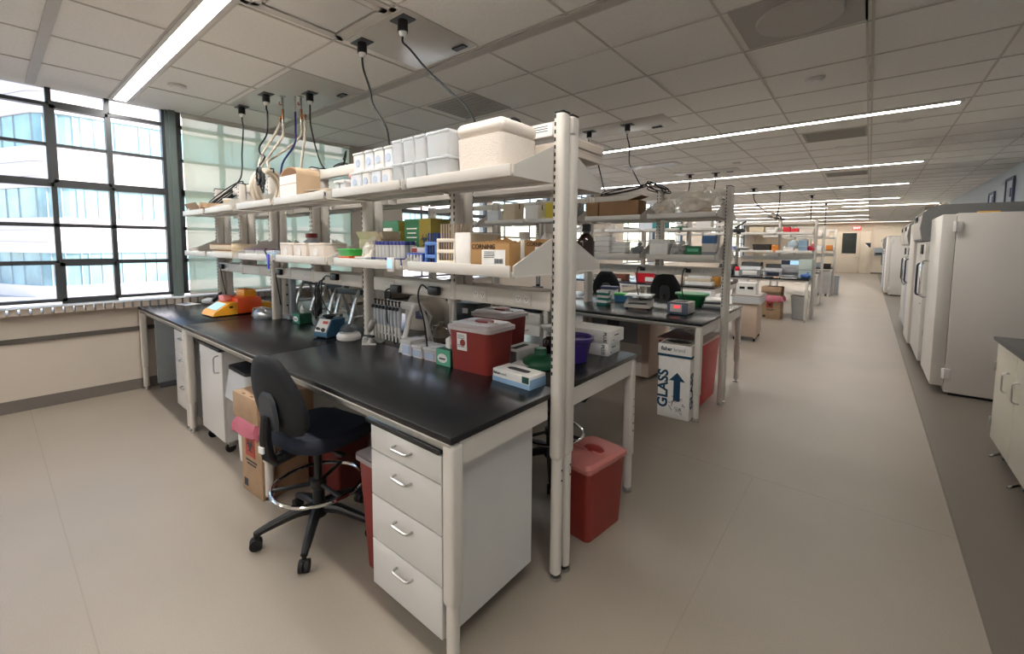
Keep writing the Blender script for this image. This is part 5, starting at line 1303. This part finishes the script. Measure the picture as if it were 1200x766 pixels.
for k in range(4): tag(B().box((0, 0, .012), (.24, .32, .023), .004).obj('folder', (GREYPL, PAPER, DKGREY, PAPER)[k], None, None, (-1.32+.01*(k % 2), YB+2.25, TOP+.001+.025*k), .1+.06*k), '%s folder in the stack at the second bench end, %s from the bottom' % (('grey', 'white', 'dark grey', 'white')[k], ORD[k]), 'folder', 'folders at the second bench end')
lidbox('blue and green packs behind the balance on the second bench, front one', -2.35, YB+2.05, TOP, .22, .14, .10, mat('packet teal blue', '#2f6f9a', .5, noise=.08), mat('bright green plastic', '#3aa84a'), .3, 'blue green packs')
lidbox('white sided reagent pack behind the teal tip boxes on the second bench', -2.62, YB+2.2, TOP, .2, .14, .16, PAPER, mat('packet navy', '#39405f', .5, noise=.06), .1, 'blue green packs')
for x_, l in ((-1.95, 'bent black lamp cord on the second bench rail, left one'), (-1.45, 'bent black lamp cord on the second bench rail, right one')):
    t = T('power_adapter', l, 'power adapter', (x_, YB+1.645, 1.36), 0, 'cords on the second bench rail'); B().box((0, 0, .0), (.05, .03, .04), .006).obj('body', BLKPL, t); B().tube([(0, -.01, .015), (-.03, -.03, .02), (-.05, -.03, -.06), (-.05, .0, -.25), (.02, .0, -.42)], .006, 6, smooth=5).obj('cord', BLKPL, t)
# left part of the second bench, seen through the nearest shelves
SH = [(-3.33, .20, PAPER, 'white carton on the second bench top shelf, seen above the torn carton'), (-3.02, .22, mat('yellow lemon box', '#c9b437', .6, noise=.05), 'yellow and white carton on the second bench top shelf'), (-2.78, .20, GREYPL, 'grey carton on the second bench top shelf beside the yellow one'), (-3.70, .24, CARDPALE, 'tan carton on the second bench top shelf further left'), (-3.98, .16, pale, 'pale carton on the second bench top shelf at far left')]
for x_, h_, mm, l in SH: carton(l, x_, YB+1.50, UP, .2, .2, h_, 0, mm, 'far cartons on the second bench')
for x_, h_, l in ((-3.2, .20, 'white bottle on the second bench lower shelf, right of three'), (-3.05, .22, 'white bottle on the second bench lower shelf, middle of three'), (-2.88, .18, 'white bottle on the second bench lower shelf, left of three')): pass
bottle('tall white jug on the second bench lower shelf behind the torn cartons', -2.80, YB+1.5, LO, .065, .26, CLEARMILK, WHITEPL, .45, group='white jugs')
bottle('shorter white jug on the second bench lower shelf behind the torn cartons', -3.0, YB+1.5, LO, .07, .22, CLEARMILK, WHITEPL, .45, group='white jugs')
for k, (x_, l) in enumerate(((-3.6, 'clear beaker at the left on the second bench lower shelf'), (-3.8, 'second clear beaker on the second bench lower shelf'))):
    t = T('beaker', l, 'beaker', (x_, YB+1.5, LO), 0, 'beakers'); B().lathe([(.06, 0), (.062, .005), (.062, .16), (.066, .165)], n=20).obj('glass', CLEARPL, t); B().tube([(.05, -.03, .155), (.072, -.045, .165)], .006, 6).obj('spout', CLEARPL, t)
# microscopes and instruments on the second bench, behind the near rail
for x_, y_, l in ((-3.25, YB+1.45, 'dark microscope on the second bench seen under the near rail'), (-4.9, YB+1.5, 'dark microscope near the window on the second bench')):
    t = T('microscope', l, 'microscope', (x_, y_, TOP), .6, 'microscopes'); B().box((0, 0, .03), (.2, .26, .06), .015).obj('base', DKGREY, t); B().tube([(0, .10, .05), (0, .12, .2), (0, .08, .32), (0, 0, .36)], [.03, .028, .03, .03], 10).obj('arm', BLKPL, t)
    B().box((0, -.02, .16), (.14, .13, .015), .003).obj('stage', BLKPL, t); B().cyl((-.03, -.04, .36), (-.03, -.14, .43), .018, n=12).cyl((.03, -.04, .36), (.03, -.14, .43), .018, n=12).obj('eyepiece', BLKPL, t); B().cyl((0, -.02, .33), (0, -.02, .2), .02, n=12).obj('objective', STEEL, t)
t = T('desiccator', 'cream domed machine on the far side counter behind the white pipette stand', 'machine', (-2.85, 2.35, TOP), .3); B().lathe([(.16, 0), (.17, .02), (.17, .18), (.13, .26), (.05, .29)], n=28, sx=1.1).obj('housing', mat('cream housing', '#cfc6b8', .45, noise=.03), t); B().tube([(.1, -.16, .0), (.15, -.16, .12), (.06, -.15, .2)], .012, 8).obj('arm', OFFW, t)
B().box((.05, -.165, .13), (.1, .03, .07), .01).obj('front_panel', mat('packet navy', '#39405f'), t)
# ------------------------------------------------------------------ third bench (no shelves reach the aisle)
Y3 = 6.75
t = T('picnic_cooler', 'bright red cooler box with white label on the third bench', 'cooler', (-3.30, Y3+1.36, TOP), .12); B().taper(0, .16, .16, .12, .18, .14, rad=.02).obj('body', mat('bright red plastic', '#d02030', .4, noise=.04), t); B().span(-.19, .19, -.15, .15, .16, .195, .012).obj('lid', mat('bright red lid', '#e0404a', .4, noise=.04), t); B().span(.02, .17, -.1465, -.130, .02, .10).obj('label_sheet', PAPER, t)
for k in range(4): carton('white carton stacked at the aisle end of the third bench, %s from the bottom' % ORD[k], -2.32, Y3+1.42, TOP+.062*k, (.46, .40, .36, .34)[k], .25, .061, .03*k, (PAPER, CARDPALE, PAPER, PAPER)[k], 'white cartons on the third bench', tape=k == 3)
carton('amber carton beside the white stack on the third bench', -2.10, Y3+1.62, TOP, .12, .2, .23, 0, mat('amber carton', '#c18a34', .7, noise=.06))
for k in range(3): carton('cream flat box in the low pile on the third bench, %s from the bottom' % ORD[k], -2.82, Y3+1.4, TOP+.05*k, .38, .26, .049, .05*k, mat('cream carton', '#dccfc2'), 'cream flat boxes', tape=False)
bag('grey plastic bag on top of the cream flat boxes on the third bench', -2.82, Y3+1.4, TOP+.152, .3, .2, .13, BAGPL, 31)
carton('long brown carton on the third bench behind the amber bits', -3.95, Y3+1.45, TOP, .45, .22, .12, .1, mat('rust carton', '#6d3b28', .7, noise=.1))
tag(B().tube([(-.2, 0, .026), (0, .03, .03), (.15, -.02, .026)], .025, 8).obj('hand_tool', YELLOW, None, None, (-4.1, Y3+1.18, TOP)), 'yellow tool lying on the third bench', 'tool')
tag(B().box((0, 0, .021), (.18, .1, .04), .01).obj('storage_tray', WHITEPL, None, None, (-3.85, Y3+1.2, TOP)), 'small white tray right of the yellow tool on the third bench', 'tray')
for k, (x_, h_, l, mm) in enumerate(((-3.1, .16, 'teal carton on the upper shelf of the third bench', mat('teal carton', '#3f8f92', .6, noise=.05)), (-2.75, .06, 'green flat tray on the upper shelf of the third bench', GREENPL), (-3.35, .22, 'pale carton on the upper shelf of the third bench', pale), (-2.3, .18, 'white carton at the aisle end of the third bench upper shelf', PAPER))): carton(l, x_, Y3+1.5, UP, .26, .2, h_, 0, mm, 'cartons on the third bench shelves')
for k, (x_, h_, l, mm) in enumerate(((-2.25, .12, 'black round lidded tub on the third bench lower shelf, right', BLKPL), (-2.6, .12, 'black round lidded tub on the third bench lower shelf, left', BLKPL))):
    t = T('lidded_tub', l, 'tub', (x_, Y3+1.5, LO), 0, 'black tubs'); B().lathe([(.11, 0), (.12, .06), (.10, .11), (.04, .13)], n=20).obj('tub', mm, t); B().lathe([(.122, .05), (.126, .055), (.122, .062)], n=20).obj('rim', DKGREY, t)
carton('green and white carton on the third bench lower shelf', -2.95, Y3+1.5, LO, .2, .18, .1, 0, GREENPL)
# ------------------------------------------------------------------ fourth bench
Y4 = 10.05
def printer(label, x, y, sx, sy, sz, rz, top, body, slot):
    t = T('thermal_cycler', label, 'instrument', (x, y, TOP), rz, 'instruments on the fourth bench')
    B().prism([(-sy/2, .012), (sy/2, .012), (sy/2, sz*.72), (-sy/2+.06, sz*.72), (-sy/2, sz*.5)], 'x', -sx/2, sx/2).obj('housing', body, t)
    B().prism([(-sy/2+.07, sz*.72), (sy/2, sz*.72), (sy/2, sz), (-sy/2+.13, sz)], 'x', -sx/2+.01, sx/2-.01).obj('lid', top, t)
    B().span(-sx*.36, sx*.36, -sy/2-.006, -sy/2+.002, sz*.12, sz*.42, .002).obj('front_panel', slot, t)
printer('black instrument with teal stripe at the left of the fourth bench', -2.62, Y4+1.35, .36, .36, .27, 0, DARK, BLKPL, mat('teal stripe', '#4a8f90', .4, noise=.05))
printer('silver instrument with black lid in the middle of the fourth bench', -2.10, Y4+1.35, .42, .40, .33, 0, DARK, mat('silver plastic', '#b3b6ba'), WHITEPL)
printer('dark instrument with open black lid right of the middle on the fourth bench', -1.64, Y4+1.35, .34, .36, .30, 0, DARK, mat('silver plastic', '#b3b6ba'), mat('dark navy panel', '#20273c', .4, noise=.04))
t = T('plate_reader', 'tall grey instrument with blue screen on the fourth bench', 'instrument', (-1.33, Y4+1.46, TOP), 0, 'instruments on the fourth bench'); B().span(-.17, .17, -.2, .18, .01, .40, .01).obj('housing', mat('silver plastic', '#b3b6ba'), t); B().span(-.165, .02, -.206, -.199, .30, .39).obj('dark_panel', mat('dark navy panel', '#20273c'), t); B().span(.0, .16, -.208, -.199, .30, .39).obj('screen', SCREEN, t); B().span(-.15, .15, -.206, -.199, .07, .13).obj('slot', DKGREY, t)
t = T('incubator', 'pale green grey box shaped incubator at the right of the fourth bench', 'incubator', (-1.06, Y4+1.46, TOP), 0); B().span(-.11, .13, -.2, .18, .01, .42, .01).obj('cabinet', mat('sage grey enamel', '#a9b5ae', .45, noise=.03), t); B().span(-.10, .12, -.205, -.199, .19, .195).obj('door_gap', DKGREY, t)
t = T('red_tag', 'small red topped white dispenser on the fourth bench', 'dispenser', (-2.37, Y4+1.2, TOP)); B().box((0, 0, .09), (.09, .08, .18), .01).obj('body', WHITEPL, t); B().box((0, -.001, .17), (.092, .084, .10), .01).obj('top', mat('bright red plastic', '#d02030'), t)
bag('blue glove bundle at the right end of the fourth bench', -1.02, Y4+1.16, TOP, .18, .14, .12, mat('glove blue', '#4a6fae', .5, noise=.1), 41)
tag(B().box((0, 0, .007), (.30, .14, .012), .003).obj('paper_sheaf', PAPER, None, None, (-1.33, Y4+1.14, TOP+.001)), 'white papers lying at the front of the fourth bench', 'papers')
tag(B().box((0, 0, .011), (.1, .1, .02), .004).obj('note_pad', mat('peach pad', '#e0b79a', .6, noise=.04), None, None, (-1.56, Y4+1.14, TOP+.001)), 'peach coloured note pad left of the white papers on the fourth bench', 'note pad')
FS = [(-2.60, .12, .2, mat('periwinkle plastic', '#9aa3d6', .4, noise=.05), 'periwinkle blue box at the left of the fourth bench lower shelf'), (-2.32, .1, .2, DKGREY, 'black and white rack on the fourth bench lower shelf'), (-1.93, .17, .36, mat('dark brown carton', '#2d2522', .6, noise=.2), 'dark wide box on the fourth bench lower shelf'), (-1.66, .15, .14, mat('orange carton', '#d08030', .6, noise=.08), 'orange box right of the dark wide box on the fourth bench'), (-1.40, .1, .2, PAPER, 'white tray on the fourth bench lower shelf')]
for x_, h_, w_, mm, l in FS: lidbox(l, x_, Y4+1.5, LO, w_, .2, h_, mm, mm if h_ > .11 else WHITEPL, 0, 'boxes on the fourth bench shelf')
for k in range(2): lidbox('blue grey bin stacked on the fourth bench lower shelf, %s one' % ['lower', 'upper'][k], -1.13, Y4+1.5, LO+.135*k, .17, .2, .134, mat('blue grey bin', '#7f97ab', .45, noise=.05), mat('blue grey bin lid', '#8fa5b5', .4, noise=.05), 0, 'blue grey bins')
t = T('wire_dome', 'clear domed cover on the fourth bench lower shelf', 'cover', (-1.33, Y4+1.55, LO+.1)); B().lathe([(.13, 0), (.12, .08), (.07, .15), (.01, .17)], n=20).obj('dome', clear('pale blue dome', '#b5cbd8', .5), t); B().lathe([(.135, 0), (.137, .01), (.13, .012)], n=20).obj('rim', GREYPL, t)
bag('crimson bag at the right end of the fourth bench lower shelf', -.985, Y4+1.48, LO, .13, .16, .15, mat('crimson film', '#c2213f', .4, noise=.1), 43)
for x_, h_, w_, mm, l in ((-2.45, .12, .26, BLKPL, 'black carton on the fourth bench top shelf'), (-2.05, .16, .30, CARDPALE, 'tan carton on the fourth bench top shelf'), (-1.45, .14, .14, mat('bright red carton', '#cf2b33', .5, noise=.05), 'bright red box on the fourth bench top shelf, left one'), (-1.30, .11, .14, mat('bright red carton', '#cf2b33'), 'bright red box on the fourth bench top shelf, right one'), (-1.06, .08, .22, mat('cream carton', '#dccfc2'), 'cream flat box on the fourth bench top shelf'), (-1.75, .09, .2, PAPER, 'white flat box on the fourth bench top shelf')): carton(l, x_, Y4+1.5, UP, w_, .2, h_, 0, mm, 'cartons on the fourth bench top shelf')
t = T('boom_arm', 'black articulated arm standing on the fourth bench top shelf', 'arm', (-2.52, Y4+1.6, UP)); B().tube([(0, 0, 0), (0, 0, .16), (.22, -.05, .30)], .02, 8).obj('arm', BLKPL, t); B().box((0, 0, .16), (.07, .07, .05), .01).obj('joint', BLKPL, t)
# sixth bench odds and ends at the aisle end
Y6 = 16.4
for k, (x_, z_, h_, w_, mm, l) in enumerate(((-1.25, LO, .16, .22, PAPER, 'white carton on the furthest bench shelf'), (-1.02, LO, .17, .18, mat('orange carton', '#d08030'), 'orange red carton on the furthest bench shelf'), (-1.2, UP, .2, .3, mat('cream carton', '#dccfc2'), 'cream carton on the furthest bench top shelf'), (-1.05, TOP, .14, .2, mat('dark brown carton', '#2d2522'), 'dark box on the furthest bench counter'), (-1.35, TOP, .18, .2, SLATE, 'grey box on the furthest bench counter'))): carton(l, x_, Y6+1.45, z_, w_, .2, h_, 0, mm, 'cartons on the furthest bench')
bin_('grey bin at the end of the furthest bench', -.86, Y6+2.1, .14, .2, .62, mat('light grey bin', '#b9bcc0'), GREYPL, 0, .85)
pedestal('white drawer unit under the aisle end of the furthest bench', -1.35, -.95, Y6+1.1, Y6+1.6, .8, (.2, .25, .25), False)

t = T('power_supply', 'black instrument with a white sticker behind the sharps containers', 'instrument', (-2.42, 2.46, TOP), .2)
B().span(-.10, .10, -.09, .12, .01, .24, .012).obj('housing', BLKPL, t); B().span(-.04, .01, -.0925, -.089, .16, .20).obj('sticker', LABEL, t)
f = B()
for sx in (-.07, .07):
    for sy in (-.06, .09): f.cyl((sx, sy, 0), (sx, sy, .012), .012, n=8)
f.obj('foot', RUBBER, t)
